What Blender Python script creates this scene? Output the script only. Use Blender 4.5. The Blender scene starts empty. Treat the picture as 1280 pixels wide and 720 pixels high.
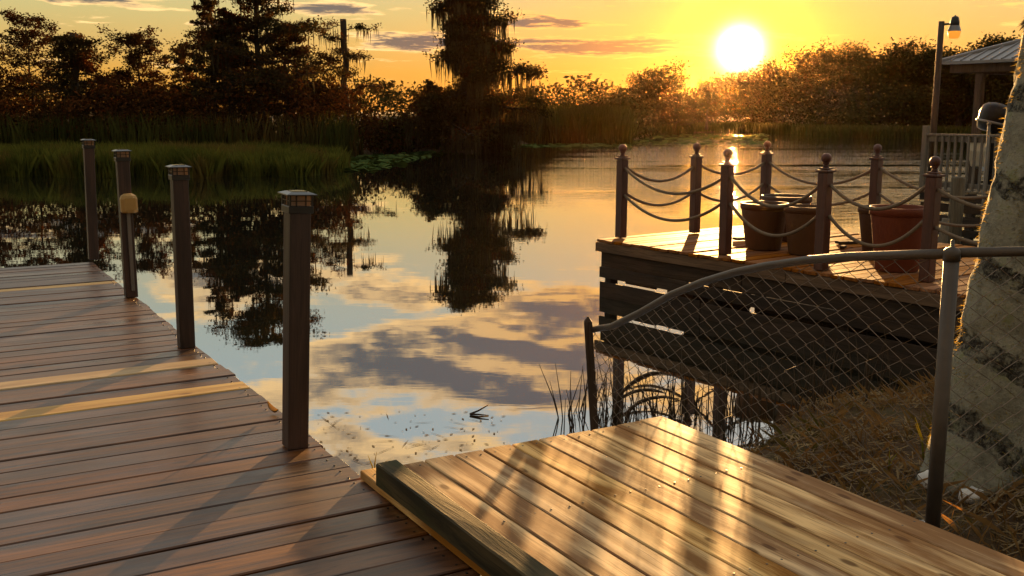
import bpy, math, random
import numpy as np
from mathutils import Vector, Matrix

# ------------------------------------------------------------------ camera, sky, sun, exposure
SC = bpy.context.scene
COL = SC.collection
R = math.radians
CZ = 2.12                                   # eye height above the water (water is z = 0)
FOC = 1300.0 / 1280.0                       # focal length in picture widths
PITCH = math.atan(222.0 / 1300.0)
cam_d = bpy.data.cameras.new('camera'); cam = bpy.data.objects.new('camera', cam_d); COL.objects.link(cam)
cam_d.sensor_width = 36.0; cam_d.lens = 36.0 * FOC; cam_d.clip_start = 0.05; cam_d.clip_end = 5000
cam.location = (0, 0, CZ); cam.rotation_euler = (math.pi / 2 - PITCH, 0, 0)
SC.camera = cam

def ray(px, py):
    a = (px - 640) / 1300.0; b = -(py - 360) / 1300.0
    return Vector((a, math.cos(PITCH) + b * math.sin(PITCH), -math.sin(PITCH) + b * math.cos(PITCH)))
def at_z(px, py, z):
    d = ray(px, py); t = (z - CZ) / d.z
    return Vector((0, 0, CZ)) + d * t
def at_y(px, py, Y):
    d = ray(px, py); return Vector((0, 0, CZ)) + d * (Y / d.y)
def at_plane(px, py, n, c):
    d = ray(px, py); t = (c - n[0] * 0 - n[1] * 0) / (n[0] * d.x + n[1] * d.y)
    return Vector((0, 0, CZ)) + d * t

SUN_DIR = ray(925, 61).normalized()
SUN_EL = math.asin(SUN_DIR.z); SUN_AZ = math.atan2(SUN_DIR.x, SUN_DIR.y)

SUN_STRENGTH = 3.8
SKY_STRENGTH = 0.05
EXPOSURE = 2.95

class NT:
    """small helper to write node trees"""
    def __init__(s, tree): s.t = tree; s.n = tree.nodes; s.l = tree.links
    def node(s, typ, **kw):
        nd = s.n.new(typ)
        for k, v in kw.items(): setattr(nd, k, v)
        return nd
    def set(s, sock, v):
        if isinstance(v, bpy.types.NodeSocket): s.l.new(v, sock)
        elif v is not None: sock.default_value = v
    def m(s, op, a, b=None, c=None, clamp=False):
        nd = s.node('ShaderNodeMath', operation=op); nd.use_clamp = clamp
        s.set(nd.inputs[0], a)
        if b is not None: s.set(nd.inputs[1], b)
        if c is not None: s.set(nd.inputs[2], c)
        return nd.outputs[0]
    def vm(s, op, a, b=None, scale=None):
        nd = s.node('ShaderNodeVectorMath', operation=op)
        s.set(nd.inputs[0], a)
        if b is not None: s.set(nd.inputs[1], b)
        if scale is not None: s.set(nd.inputs['Scale'], scale)
        return nd.outputs['Value'] if op in ('DOT_PRODUCT', 'LENGTH', 'DISTANCE') else nd.outputs['Vector']
    def mix(s, fac, a, b, typ='MIX'):
        nd = s.node('ShaderNodeMix', data_type='RGBA', blend_type=typ); nd.clamp_factor = True
        s.set(nd.inputs[0], fac); s.set(nd.inputs[6], a); s.set(nd.inputs[7], b)
        return nd.outputs[2]
    def noise(s, vec, scale, detail=4, rough=0.55, dist=0.0, col=False):
        nd = s.node('ShaderNodeTexNoise'); s.set(nd.inputs['Vector'], vec)
        nd.inputs['Scale'].default_value = scale; nd.inputs['Detail'].default_value = detail
        nd.inputs['Roughness'].default_value = rough; nd.inputs['Distortion'].default_value = dist
        return nd.outputs['Color' if col else 'Fac']
    def ramp(s, fac, stops, interp='LINEAR'):
        nd = s.node('ShaderNodeValToRGB'); cr = nd.color_ramp; cr.interpolation = interp
        while len(cr.elements) < len(stops): cr.elements.new(0.5)
        for e, (p, c) in zip(cr.elements, stops):
            e.position = p; e.color = c if len(c) == 4 else (*c, 1)
        s.set(nd.inputs[0], fac)
        return nd.outputs['Color']
    def smooth(s, x, lo, hi, a=0.0, b=1.0):
        nd = s.node('ShaderNodeMapRange', interpolation_type='SMOOTHSTEP')
        s.set(nd.inputs['Value'], x); s.set(nd.inputs['From Min'], lo); s.set(nd.inputs['From Max'], hi)
        nd.inputs['To Min'].default_value = a; nd.inputs['To Max'].default_value = b
        return nd.outputs['Result']
    def comb(s, x, y, z):
        nd = s.node('ShaderNodeCombineXYZ')
        for i, v in enumerate((x, y, z)): s.set(nd.inputs[i], v)
        return nd.outputs[0]
    def sep(s, v):
        nd = s.node('ShaderNodeSeparateXYZ'); s.set(nd.inputs[0], v); return nd.outputs

def build_world():
    w = bpy.data.worlds.new('World'); SC.world = w; w.use_nodes = True
    N = NT(w.node_tree); N.n.clear()
    sky = N.node('ShaderNodeTexSky', sky_type='NISHITA')
    sky.sun_disc = False; sky.sun_elevation = SUN_EL; sky.sun_rotation = SUN_AZ
    sky.air_density = 1.0; sky.dust_density = 2.2; sky.ozone_density = 1.0
    d = N.node('ShaderNodeTexCoord').outputs['Generated']
    dx, dy, dz = N.sep(d)
    base = N.vm('SCALE', sky.outputs[0], scale=SKY_STRENGTH)
    # sunset colours over elevation, same all round; overhead stops brightened as added fill light
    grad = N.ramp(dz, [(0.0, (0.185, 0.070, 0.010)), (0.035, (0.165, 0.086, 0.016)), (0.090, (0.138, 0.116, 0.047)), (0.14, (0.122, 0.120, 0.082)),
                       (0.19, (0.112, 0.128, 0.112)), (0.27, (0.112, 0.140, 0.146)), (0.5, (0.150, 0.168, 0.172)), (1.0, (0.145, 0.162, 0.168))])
    # away from the sun the evening sky is dimmer
    hd = Vector((SUN_DIR.x, SUN_DIR.y, 0)).normalized()
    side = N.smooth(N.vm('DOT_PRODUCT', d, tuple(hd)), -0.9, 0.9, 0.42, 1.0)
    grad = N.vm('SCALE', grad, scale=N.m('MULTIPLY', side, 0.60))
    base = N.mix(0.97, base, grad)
    # the sun itself with its aureole
    ca = N.vm('DOT_PRODUCT', d, tuple(SUN_DIR))
    ang = N.m('ARCCOSINE', N.m('MINIMUM', ca, 0.9999999))
    a1 = N.m('EXPONENT', N.m('MULTIPLY', N.m('POWER', N.m('DIVIDE', ang, R(2.9)), 2.0), -1.0))
    a2 = N.m('EXPONENT', N.m('MULTIPLY', N.m('DIVIDE', ang, R(8.0)), -1.0))
    base = N.mix(a2, base, N.mix(1.0, base, (1.0, 0.62, 0.25, 1), 'MULTIPLY'))
    glow = N.vm('ADD', N.vm('SCALE', (0.26, 0.105, 0.0), scale=a1), N.vm('SCALE', (0.045, 0.006, 0.0), scale=a2))
    # clouds: a thin broken layer seen in perspective
    zz = N.m('MAXIMUM', dz, 0.0)
    den = N.m('ADD', zz, 0.05)
    px = N.m('DIVIDE', dx, den); py = N.m('DIVIDE', dy, den)
    P = N.comb(px, py, 0.0)
    def field(Q):
        a_ = N.noise(N.vm('ADD', Q, (3.1, 7.7, 0.0)), 1.15, 9, 0.60, 0.25)
        b_ = N.noise(N.vm('ADD', Q, (13.1, 1.7, 4.0)), 5.2, 6, 0.62, 0.2)
        return N.m('ADD', N.m('MULTIPLY', a_, 0.72), N.m('MULTIPLY', b_, 0.28))
    az = N.m('ARCTAN2', dx, dy); el = N.m('ARCSINE', dz)
    def blob(a, e, sa, se, amp):
        qa = N.m('POWER', N.m('DIVIDE', N.m('SUBTRACT', az, R(a)), R(sa)), 2.0)
        qe = N.m('POWER', N.m('DIVIDE', N.m('SUBTRACT', el, R(e)), R(se)), 2.0)
        return N.m('MULTIPLY', N.m('EXPONENT', N.m('MULTIPLY', N.m('ADD', qa, qe), -1.0)), amp)
    dens = field(P)
    hs = Vector((SUN_DIR.x, SUN_DIR.y, 0)).normalized() * 0.16
    shade = N.m('SUBTRACT', dens, field(N.vm('ADD', P, tuple(hs))))      # brighter where the layer thins towards the sun
    add = None
    for b in [(-3.5, 12.8, 8.0, 1.7, 0.17), (1.0, 14.6, 4.5, 1.7, 0.17), (-6.0, 18.8, 7.0, 1.6, 0.12), (-5.0, 9.2, 4.0, 1.2, 0.10),
              (2.6, 10.3, 3.0, 1.0, 0.11), (5.0, 3.40, 6.0, 0.42, 0.36), (1.2, 4.6, 3.0, 0.32, 0.26), (-4.5, 3.7, 3.0, 0.45, 0.32), (-9.5, 5.3, 3.5, 0.3, 0.26), (1.0, 10.4, 5.0, 1.0, 0.10),
              (-22.0, 5.8, 5.0, 0.5, 0.38), (-15.8, 4.4, 1.4, 0.2, 0.28), (-17.0, 8.0, 4.0, 2.0, 0.12), (8.5, 3.2, 3.0, 0.25, 0.10)]:
        v = blob(*b); add = v if add is None else N.m('ADD', add, v)
    dens = N.m('ADD', N.m('ADD', dens, add), N.smooth(dz, 0.10, 0.17, -0.035, 0.022))
    clo = N.smooth(dens, 0.525, 0.60)
    core = N.m('SUBTRACT', N.smooth(dens, 0.55, 0.66), N.smooth(shade, 0.0, 0.09, 0.0, 0.75), clamp=True)
    near = N.smooth(ca, 0.80, 0.995)
    lit = N.mix(N.smooth(ca, 0.93, 0.998), (0.185, 0.117, 0.048, 1), (0.20, 0.100, 0.020, 1))
    dark = N.mix(N.smooth(ca, 0.975, 0.9995), (0.016, 0.016, 0.017, 1), (0.045, 0.024, 0.012, 1))
    ccol = N.mix(core, lit, dark)
    fade = N.smooth(dz, 0.012, 0.05)
    out = N.mix(N.m('MULTIPLY', N.m('MULTIPLY', clo, fade), 0.88), base, ccol)
    out = N.vm('ADD', out, glow)
    disc = N.m('EXPONENT', N.m('MULTIPLY', N.m('POWER', N.m('DIVIDE', ang, R(0.85)), 2.0), -1.0))
    out = N.vm('ADD', out, N.vm('SCALE', (1.6, 1.15, 0.75), scale=disc))
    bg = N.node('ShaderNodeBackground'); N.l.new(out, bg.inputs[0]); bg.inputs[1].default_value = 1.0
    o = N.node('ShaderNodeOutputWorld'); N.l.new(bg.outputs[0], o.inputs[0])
build_world()

sun_d = bpy.data.lights.new('sun', 'SUN'); sun = bpy.data.objects.new('sun', sun_d); COL.objects.link(sun)
sun_d.energy = SUN_STRENGTH; sun_d.angle = R(0.6); sun_d.color = (1.0, 0.55, 0.19)
sun.rotation_euler = SUN_DIR.to_track_quat('Z', 'Y').to_euler()
sun.location = (20, 60, 30)

vs = SC.view_settings
vs.view_transform = 'Standard'; vs.look = 'None'; vs.gamma = 1.0; vs.exposure = EXPOSURE; vs.use_curve_mapping = False
SC.render.engine = 'CYCLES'
cy = SC.cycles
cy.max_bounces = 6; cy.diffuse_bounces = 2; cy.glossy_bounces = 3; cy.transmission_bounces = 2; cy.transparent_max_bounces = 8
cy.volume_bounces = 0
cy.caustics_reflective = False; cy.caustics_refractive = False
cy.use_denoising = True
cy.sample_clamp_indirect = 4.0

rng = np.random.default_rng(7)
rnd = random.Random(11)

# ------------------------------------------------------------------ mesh helpers
def link(name, me, mat=None, parent=None):
    o = bpy.data.objects.new(name, me); COL.objects.link(o)
    if mat is not None and me is not None and len(me.materials) == 0: me.materials.append(mat)
    if parent is not None: o.parent = parent
    return o
def tag(o, label, cat, group=None):
    o['label'] = label; o['category'] = cat
    if group: o['group'] = group
    return o
def empty(name, label, cat, loc=(0, 0, 0), rz=0.0, group=None):
    o = bpy.data.objects.new(name, None); COL.objects.link(o); o.empty_display_size = 0.2
    o.location = loc; o.rotation_euler = (0, 0, rz)
    return tag(o, label, cat, group)

class MB:
    def __init__(s): s.v = []; s.f = []
    def add(s, vs_, fs):
        k = len(s.v); s.v += [tuple(v) for v in vs_]; s.f += [tuple(i + k for i in f) for f in fs]
    def box(s, lo, hi, M=None):
        x0, y0, z0 = lo; x1, y1, z1 = hi
        c = [Vector(p) for p in ((x0, y0, z0), (x1, y0, z0), (x1, y1, z0), (x0, y1, z0), (x0, y0, z1), (x1, y0, z1), (x1, y1, z1), (x0, y1, z1))]
        if M is not None: c = [M @ p for p in c]
        s.add(c, [(3, 2, 1, 0), (4, 5, 6, 7), (0, 1, 5, 4), (1, 2, 6, 5), (2, 3, 7, 6), (3, 0, 4, 7)])
    def bevbox(s, lo, hi, b):
        """box with chamfered edges"""
        x0, y0, z0 = lo; x1, y1, z1 = hi
        vs_ = []
        for z, ins in ((z0, b), (z0 + b, 0), (z1 - b, 0), (z1, b)):
            X0, X1, Y0, Y1 = x0 + ins, x1 - ins, y0 + ins, y1 - ins
            c = b if ins == 0 else 0
            if c: vs_ += [(X0 + c, Y0, z), (X1 - c, Y0, z), (X1, Y0 + c, z), (X1, Y1 - c, z), (X1 - c, Y1, z), (X0 + c, Y1, z), (X0, Y1 - c, z), (X0, Y0 + c, z)]
            else: vs_ += [(X0, Y0, z), (X1, Y0, z), (X1, Y0, z), (X1, Y1, z), (X1, Y1, z), (X0, Y1, z), (X0, Y1, z), (X0, Y0, z)]
        fs = [tuple(range(7, -1, -1)), tuple(range(24, 32))]
        for k in range(3):
            for i in range(8):
                j = (i + 1) % 8
                fs.append((k * 8 + i, k * 8 + j, k * 8 + 8 + j, k * 8 + 8 + i))
        s.add(vs_, fs)
    def tube(s, pts, rad, n=8, cap=True):
        pts = [Vector(p) for p in pts]
        if not hasattr(rad, '__len__'): rad = [rad] * len(pts)
        k0 = len(s.v); up = None
        for i, p in enumerate(pts):
            t = (pts[min(i + 1, len(pts) - 1)] - pts[max(i - 1, 0)])
            if t.length < 1e-9: t = Vector((0, 0, 1))
            t.normalize()
            if up is None:
                up = t.orthogonal().normalized()
            up = (up - t * up.dot(t)).normalized(); sd = t.cross(up)
            for j in range(n):
                a = 2 * math.pi * j / n
                s.v.append(tuple(p + (up * math.cos(a) + sd * math.sin(a)) * rad[i]))
        for i in range(len(pts) - 1):
            for j in range(n):
                jj = (j + 1) % n
                s.f.append((k0 + i * n + j, k0 + i * n + jj, k0 + (i + 1) * n + jj, k0 + (i + 1) * n + j))
        if cap:
            s.f.append(tuple(k0 + j for j in range(n - 1, -1, -1)))
            s.f.append(tuple(k0 + (len(pts) - 1) * n + j for j in range(n)))
    def lathe(s, prof, n=24, M=None, cap=True):
        k0 = len(s.v)
        for r, z in prof:
            for j in range(n):
                a = 2 * math.pi * j / n; p = Vector((r * math.cos(a), r * math.sin(a), z))
                s.v.append(tuple(M @ p if M is not None else p))
        for i in range(len(prof) - 1):
            for j in range(n):
                jj = (j + 1) % n
                s.f.append((k0 + i * n + j, k0 + i * n + jj, k0 + (i + 1) * n + jj, k0 + (i + 1) * n + j))
        if cap:
            s.f.append(tuple(k0 + j for j in range(n - 1, -1, -1)))
            s.f.append(tuple(k0 + (len(prof) - 1) * n + j for j in range(n)))
    def mesh(s, name, smooth=False):
        me = bpy.data.meshes.new(name); me.from_pydata(s.v, [], s.f); me.validate(); me.update()
        if smooth: me.shade_smooth()
        return me
    def build(s, name, mat, parent=None, smooth=False):
        return link(name, s.mesh(name, smooth), mat, parent)

def poly_mesh(name, V, k):
    """V: (N*k, 3) array, N faces of k own vertices each"""
    n = len(V) // k
    me = bpy.data.meshes.new(name)
    me.vertices.add(n * k); me.vertices.foreach_set('co', np.ascontiguousarray(V, dtype=np.float32).ravel())
    me.loops.add(n * k); me.loops.foreach_set('vertex_index', np.arange(n * k, dtype=np.int32))
    me.polygons.add(n); me.polygons.foreach_set('loop_start', np.arange(0, n * k, k, dtype=np.int32))
    me.polygons.foreach_set('loop_total', np.full(n, k, dtype=np.int32))
    me.update(calc_edges=True); me.validate()
    return me

# ------------------------------------------------------------------ materials
def principled(name):
    m = bpy.data.materials.new(name); m.use_nodes = True
    N = NT(m.node_tree); b = N.n['Principled BSDF']
    return m, N, b
def wood(name, dark, light, rough=0.6, spec=0.3, grain=26.0, knots=0.0, vary=0.25, ring=0.35, stain=None, bump=0.25, lengthx=1.2, wet=0.0, axis='X'):
    m, N, b = principled(name)
    co = N.node('ShaderNodeTexCoord').outputs['Object']
    if axis == 'Z':
        cx, cy_, cz = N.sep(co); co = N.comb(cz, cy_, cx)
    rv = N.node('ShaderNodeObjectInfo').outputs['Random']
    off = N.vm('SCALE', (37.0, 11.3, 5.7), scale=rv)
    P = N.vm('ADD', co, off)
    warp = N.noise(N.vm('MULTIPLY', P, (0.9, 3.0, 3.0)), 1.0, 2, 0.5, col=True)
    P2 = N.vm('ADD', P, N.vm('SCALE', N.vm('SUBTRACT', warp, (0.5, 0.5, 0.5)), scale=0.10))
    g1 = N.noise(N.vm('MULTIPLY', P2, (lengthx, grain, grain)), 1.0, 5, 0.62)
    g2 = N.noise(N.vm('MULTIPLY', P2, (lengthx * 4, grain * 7, grain * 7)), 1.0, 3, 0.6)
    cath = N.noise(N.vm('MULTIPLY', P2, (0.55, 5.0, 5.0)), 1.0, 2, 0.45)
    wvf = N.m('PINGPONG', N.m('MULTIPLY', cath, 9.0), 1.0)
    wvf = N.m('POWER', wvf, 1.6)
    t = N.m('ADD', N.m('MULTIPLY', g1, 1.0 - ring), N.m('MULTIPLY', wvf, ring))
    t = N.m('ADD', N.m('MULTIPLY', t, 0.72), N.m('MULTIPLY', g2, 0.28))
    c = N.ramp(t, [(0.37, dark), (0.62, light)])
    ln = N.noise(N.vm('MULTIPLY', P2, (1.6, 85.0, 85.0)), 1.0, 3, 0.6)
    c = N.mix(N.m('MULTIPLY', N.smooth(ln, 0.54, 0.66), 0.62), c, (dark[0] * 0.55, dark[1] * 0.5, dark[2] * 0.45, 1))
    if stain:
        s_ = N.noise(N.vm('MULTIPLY', P, (1.3, 4.0, 4.0)), 1.0, 5, 0.65)
        c = N.mix(N.m('MULTIPLY', N.smooth(s_, 0.50, 0.68), stain[3]), c, (*stain[:3], 1))
    if knots:
        vo = N.node('ShaderNodeTexVoronoi', voronoi_dimensions='2D'); N.l.new(N.vm('MULTIPLY', P2, (3.2, 8.5, 1.0)), vo.inputs['Vector']); vo.inputs['Scale'].default_value = 1.0
        vo.inputs['Randomness'].default_value = 1.0
        pick = N.m('GREATER_THAN', N.sep(vo.outputs['Color'])[0], 1.0 - knots)
        kk = N.m('MULTIPLY', N.smooth(vo.outputs['Distance'], 0.15, 0.07), pick)
        c = N.mix(N.m('MULTIPLY', kk, 0.75), c, (dark[0] * 0.35, dark[1] * 0.28, dark[2] * 0.25, 1))
    hsv = N.node('ShaderNodeHueSaturation'); N.l.new(c, hsv.inputs['Color'])
    N.l.new(N.m('ADD', N.m('MULTIPLY', N.m('FRACT', N.m('MULTIPLY', rv, 7.31)), vary * 2), 1.0 - vary), hsv.inputs['Value'])
    N.l.new(N.m('ADD', N.m('MULTIPLY', N.m('FRACT', N.m('MULTIPLY', rv, 3.77)), 0.3), 0.85), hsv.inputs['Saturation'])
    N.l.new(hsv.outputs[0], b.inputs['Base Color'])
    rr = N.m('ADD', N.m('MULTIPLY', g1, 0.35), rough - 0.17, clamp=True)
    if wet:
        wn = N.noise(N.vm('MULTIPLY', P, (0.8, 2.2, 1.0)), 1.0, 4, 0.6)
        rr = N.m('SUBTRACT', rr, N.m('MULTIPLY', N.smooth(wn, 0.45, 0.62), wet), clamp=True)
    N.l.new(rr, b.inputs['Roughness'])
    b.inputs['Specular IOR Level'].default_value = spec
    bp = N.node('ShaderNodeBump'); bp.inputs['Strength'].default_value = bump; bp.inputs['Distance'].default_value = 0.006
    N.l.new(t, bp.inputs['Height']); N.l.new(bp.outputs[0], b.inputs['Normal'])
    return m
def plain(name, col, rough=0.6, metal=0.0, spec=0.4, var=0.25, scale=6.0, bump=0.1):
    m, N, b = principled(name)
    co = N.node('ShaderNodeTexCoord').outputs['Object']
    n = N.noise(co, scale, 5, 0.6)
    c = N.mix(n, tuple(x * (1 - var) for x in col) + (1,), tuple(min(1, x * (1 + var)) for x in col) + (1,))
    N.l.new(c, b.inputs['Base Color'])
    N.l.new(N.m('ADD', N.m('MULTIPLY', n, 0.2), rough - 0.1, clamp=True), b.inputs['Roughness'])
    b.inputs['Metallic'].default_value = metal; b.inputs['Specular IOR Level'].default_value = spec
    if bump:
        bp = N.node('ShaderNodeBump'); bp.inputs['Strength'].default_value = bump; bp.inputs['Distance'].default_value = 0.01
        N.l.new(N.noise(co, scale * 6, 4, 0.6), bp.inputs['Height']); N.l.new(bp.outputs[0], b.inputs['Normal'])
    return m
def leafy(name, c1, c2, trans=0.35, c3=None, scale=0.7):
    m, N, b = principled(name)
    co = N.node('ShaderNodeTexCoord').outputs['Object']
    geo = N.node('ShaderNodeNewGeometry')
    n = N.noise(co, scale, 4, 0.65)
    c = N.ramp(n, [(0.36, c1), (0.62, c2)])
    if c3: c = N.mix(N.smooth(N.noise(N.vm('ADD', co, (9, 4, 2)), scale * 0.8, 3, 0.6), 0.5, 0.64), c, (*c3, 1))
    rp = geo.outputs['Random Per Island']
    c = N.mix(N.m('MULTIPLY', rp, 0.5), c, N.mix(1.0, c, (0.45, 0.45, 0.45, 1), 'MULTIPLY'))
    dif = N.node('ShaderNodeBsdfDiffuse'); tr = N.node('ShaderNodeBsdfTranslucent'); N.l.new(c, dif.inputs[0])
    N.l.new(N.mix(1.0, c, (1.5, 1.15, 0.6, 1), 'MULTIPLY'), tr.inputs[0])
    mx = N.node('ShaderNodeMixShader'); mx.inputs[0].default_value = trans
    N.l.new(dif.outputs[0], mx.inputs[1]); N.l.new(tr.outputs[0], mx.inputs[2])
    N.n.remove(b); N.l.new(mx.outputs[0], N.n['Material Output'].inputs[0])
    return m

M = {}
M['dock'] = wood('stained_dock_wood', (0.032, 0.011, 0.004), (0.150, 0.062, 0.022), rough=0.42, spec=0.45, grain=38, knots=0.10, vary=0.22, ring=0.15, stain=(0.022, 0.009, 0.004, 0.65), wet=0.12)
M['dock_new'] = wood('unstained_board', (0.34, 0.21, 0.085), (0.50, 0.34, 0.15), rough=0.55, spec=0.3, grain=20, knots=0.12, vary=0.05, ring=0.3)
M['pine'] = wood('fresh_pine', (0.24, 0.115, 0.040), (0.70, 0.46, 0.215), rough=0.66, spec=0.07, grain=42, knots=0.34, vary=0.15, ring=0.45, stain=(0.47, 0.335, 0.19, 0.55), bump=0.10)
M['beam'] = wood('weathered_timber', (0.020, 0.017, 0.009), (0.075, 0.055, 0.026), rough=0.8, spec=0.2, grain=20, vary=0.0, ring=0.2, stain=(0.030, 0.038, 0.014, 0.7), bump=0.6)
M['post'] = wood('dark_post_wood', (0.012, 0.005, 0.003), (0.046, 0.021, 0.013), rough=0.5, spec=0.4, grain=24, vary=0.12, ring=0.2, axis='Z')
M['deck'] = wood('red_deck_wood', (0.16, 0.056, 0.015), (0.31, 0.122, 0.032), rough=0.66, spec=0.05, grain=20, knots=0.06, vary=0.15, ring=0.25)
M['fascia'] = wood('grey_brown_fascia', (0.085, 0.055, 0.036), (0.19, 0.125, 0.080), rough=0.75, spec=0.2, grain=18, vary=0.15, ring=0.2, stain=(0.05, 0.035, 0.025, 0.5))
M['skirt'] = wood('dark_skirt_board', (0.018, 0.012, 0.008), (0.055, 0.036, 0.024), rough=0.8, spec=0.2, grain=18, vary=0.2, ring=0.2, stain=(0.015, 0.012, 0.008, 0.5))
M['ropepost'] = wood('red_brown_post', (0.036, 0.009, 0.004), (0.080, 0.024, 0.010), rough=0.5, spec=0.4, grain=24, vary=0.12, ring=0.2, axis='Z')
M['piling'] = wood('old_piling', (0.08, 0.065, 0.045), (0.20, 0.165, 0.115), rough=0.85, spec=0.2, grain=14, vary=0.15, ring=0.1, bump=0.6, axis='Z')
M['rail'] = wood('grey_railing', (0.09, 0.080, 0.066), (0.20, 0.178, 0.150), rough=0.7, spec=0.25, grain=18, vary=0.15, ring=0.1, axis='Z')
M['pole'] = wood('dark_pole', (0.035, 0.025, 0.018), (0.085, 0.062, 0.045), rough=0.8, spec=0.2, grain=12, vary=0.1, ring=0.1, axis='Z')
M['pipe'] = plain('galvanised_pipe', (0.075, 0.060, 0.048), 0.50, 0.6, 0.5, 0.35, 14, 0.15)
M['wire'] = plain('rusty_wire', (0.14, 0.10, 0.066), 0.55, 0.4, 0.4, 0.35, 20, 0.0)
M['rope'] = plain('beige_rope', (0.17, 0.128, 0.090), 0.9, 0, 0.1, 0.3, 60, 0.5)
M['terracotta'] = plain('terracotta', (0.125, 0.030, 0.012), 0.6, 0, 0.3, 0.2, 5, 0.1)
M['brownpot'] = plain('brown_plastic', (0.080, 0.038, 0.014), 0.55, 0, 0.35, 0.2, 5, 0.1)
M['darkpot'] = plain('dark_brown_plastic', (0.060, 0.030, 0.016), 0.55, 0, 0.35, 0.2, 5, 0.1)
M['soil'] = plain('potting_soil', (0.035, 0.022, 0.013), 0.95, 0, 0.1, 0.5, 30, 0.8)
M['black'] = plain('black_plastic', (0.012, 0.012, 0.012), 0.4, 0, 0.4, 0.2, 8, 0.0)
M['panel'] = plain('solar_glass', (0.015, 0.017, 0.02), 0.12, 0, 0.9, 0.1, 3, 0.0)
M['steel'] = plain('grey_metal', (0.16, 0.155, 0.15), 0.35, 0.7, 0.5, 0.2, 10, 0.0)
M['capmetal'] = plain('dark_cap_metal', (0.05, 0.047, 0.045), 0.3, 0.5, 0.5, 0.2, 10, 0.0)
M['roof'] = plain('grey_sheet_roof', (0.20, 0.19, 0.19), 0.5, 0.1, 0.5, 0.12, 1.5, 0.0)
M['yellowbox'] = plain('yellow_plastic', (0.34, 0.20, 0.055), 0.5, 0, 0.4, 0.15, 14, 0.1)
M['cowl'] = plain('dark_cowl', (0.005, 0.005, 0.006), 0.30, 0, 0.2, 0.2, 3, 0.0)
M['cream'] = plain('cream_gelcoat', (0.62, 0.55, 0.42), 0.35, 0, 0.5, 0.08, 2, 0.0)
M['white'] = plain('white_gelcoat', (0.78, 0.76, 0.72), 0.35, 0, 0.5, 0.06, 2, 0.0)
M['rock'] = plain('white_rock', (0.62, 0.60, 0.56), 0.8, 0, 0.3, 0.25, 9, 0.6)
M['twig'] = plain('dead_twig', (0.05, 0.035, 0.022), 0.9, 0, 0.1, 0.4, 10, 0.2)
M['bark'] = plain('tree_bark', (0.045, 0.034, 0.026), 0.95, 0, 0.1, 0.4, 5, 0.5)
M['leaf_cyp'] = leafy('cypress_foliage', (0.028, 0.026, 0.009), (0.055, 0.036, 0.014), 0.12, (0.085, 0.030, 0.010))
M['leaf_rust'] = leafy('rusty_foliage', (0.026, 0.016, 0.006), (0.054, 0.024, 0.008), 0.07, (0.078, 0.029, 0.010))
M['leaf_oak'] = leafy('oak_foliage', (0.028, 0.030, 0.009), (0.055, 0.050, 0.015), 0.03, (0.065, 0.042, 0.012))
M['moss'] = leafy('spanish_moss', (0.042, 0.035, 0.020), (0.075, 0.064, 0.036), 0.15)
M['marsh'] = leafy('marsh_grass', (0.062, 0.076, 0.016), (0.135, 0.142, 0.028), 0.20, (0.14, 0.105, 0.03), 0.6)
M['reed'] = leafy('reed_leaves', (0.035, 0.040, 0.010), (0.070, 0.072, 0.018), 0.12, (0.08, 0.055, 0.018), 0.25)
M['straw'] = leafy('dry_grass', (0.11, 0.058, 0.022), (0.27, 0.165, 0.068), 0.25, (0.085, 0.080, 0.022), 2.2)
M['lily'] = leafy('lily_leaf', (0.045, 0.075, 0.022), (0.085, 0.12, 0.035), 0.15)
M['fuzz'] = leafy('bark_fuzz', (0.20, 0.17, 0.05), (0.33, 0.28, 0.09), 0.6, None, 5.0)
M['sprout'] = leafy('yellow_sprout', (0.28, 0.30, 0.04), (0.42, 0.40, 0.06), 0.5, None, 4.0)

def amber():
    m, N, b = principled('amber_lens')
    b.inputs['Base Color'].default_value = (0.32, 0.28, 0.23, 1); b.inputs['Roughness'].default_value = 0.25
    tr = N.node('ShaderNodeBsdfTranslucent'); tr.inputs[0].default_value = (0.26, 0.19, 0.12, 1)
    mx = N.node('ShaderNodeMixShader'); mx.inputs[0].default_value = 0.6
    N.l.new(b.outputs[0], mx.inputs[1]); N.l.new(tr.outputs[0], mx.inputs[2]); N.l.new(mx.outputs[0], N.n['Material Output'].inputs[0])
    return m
M['lens'] = amber()
def lit_lens():
    m, N, b = principled('lit_lamp_lens'); b.inputs['Base Color'].default_value = (0.25, 0.10, 0.02, 1); b.inputs['Roughness'].default_value = 0.5; b.inputs['Specular IOR Level'].default_value = 0.1
    b.inputs['Emission Color'].default_value = (1.0, 0.34, 0.035, 1); b.inputs['Emission Strength'].default_value = 0.13
    return m
M['lamp_lens'] = lit_lens()

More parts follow.
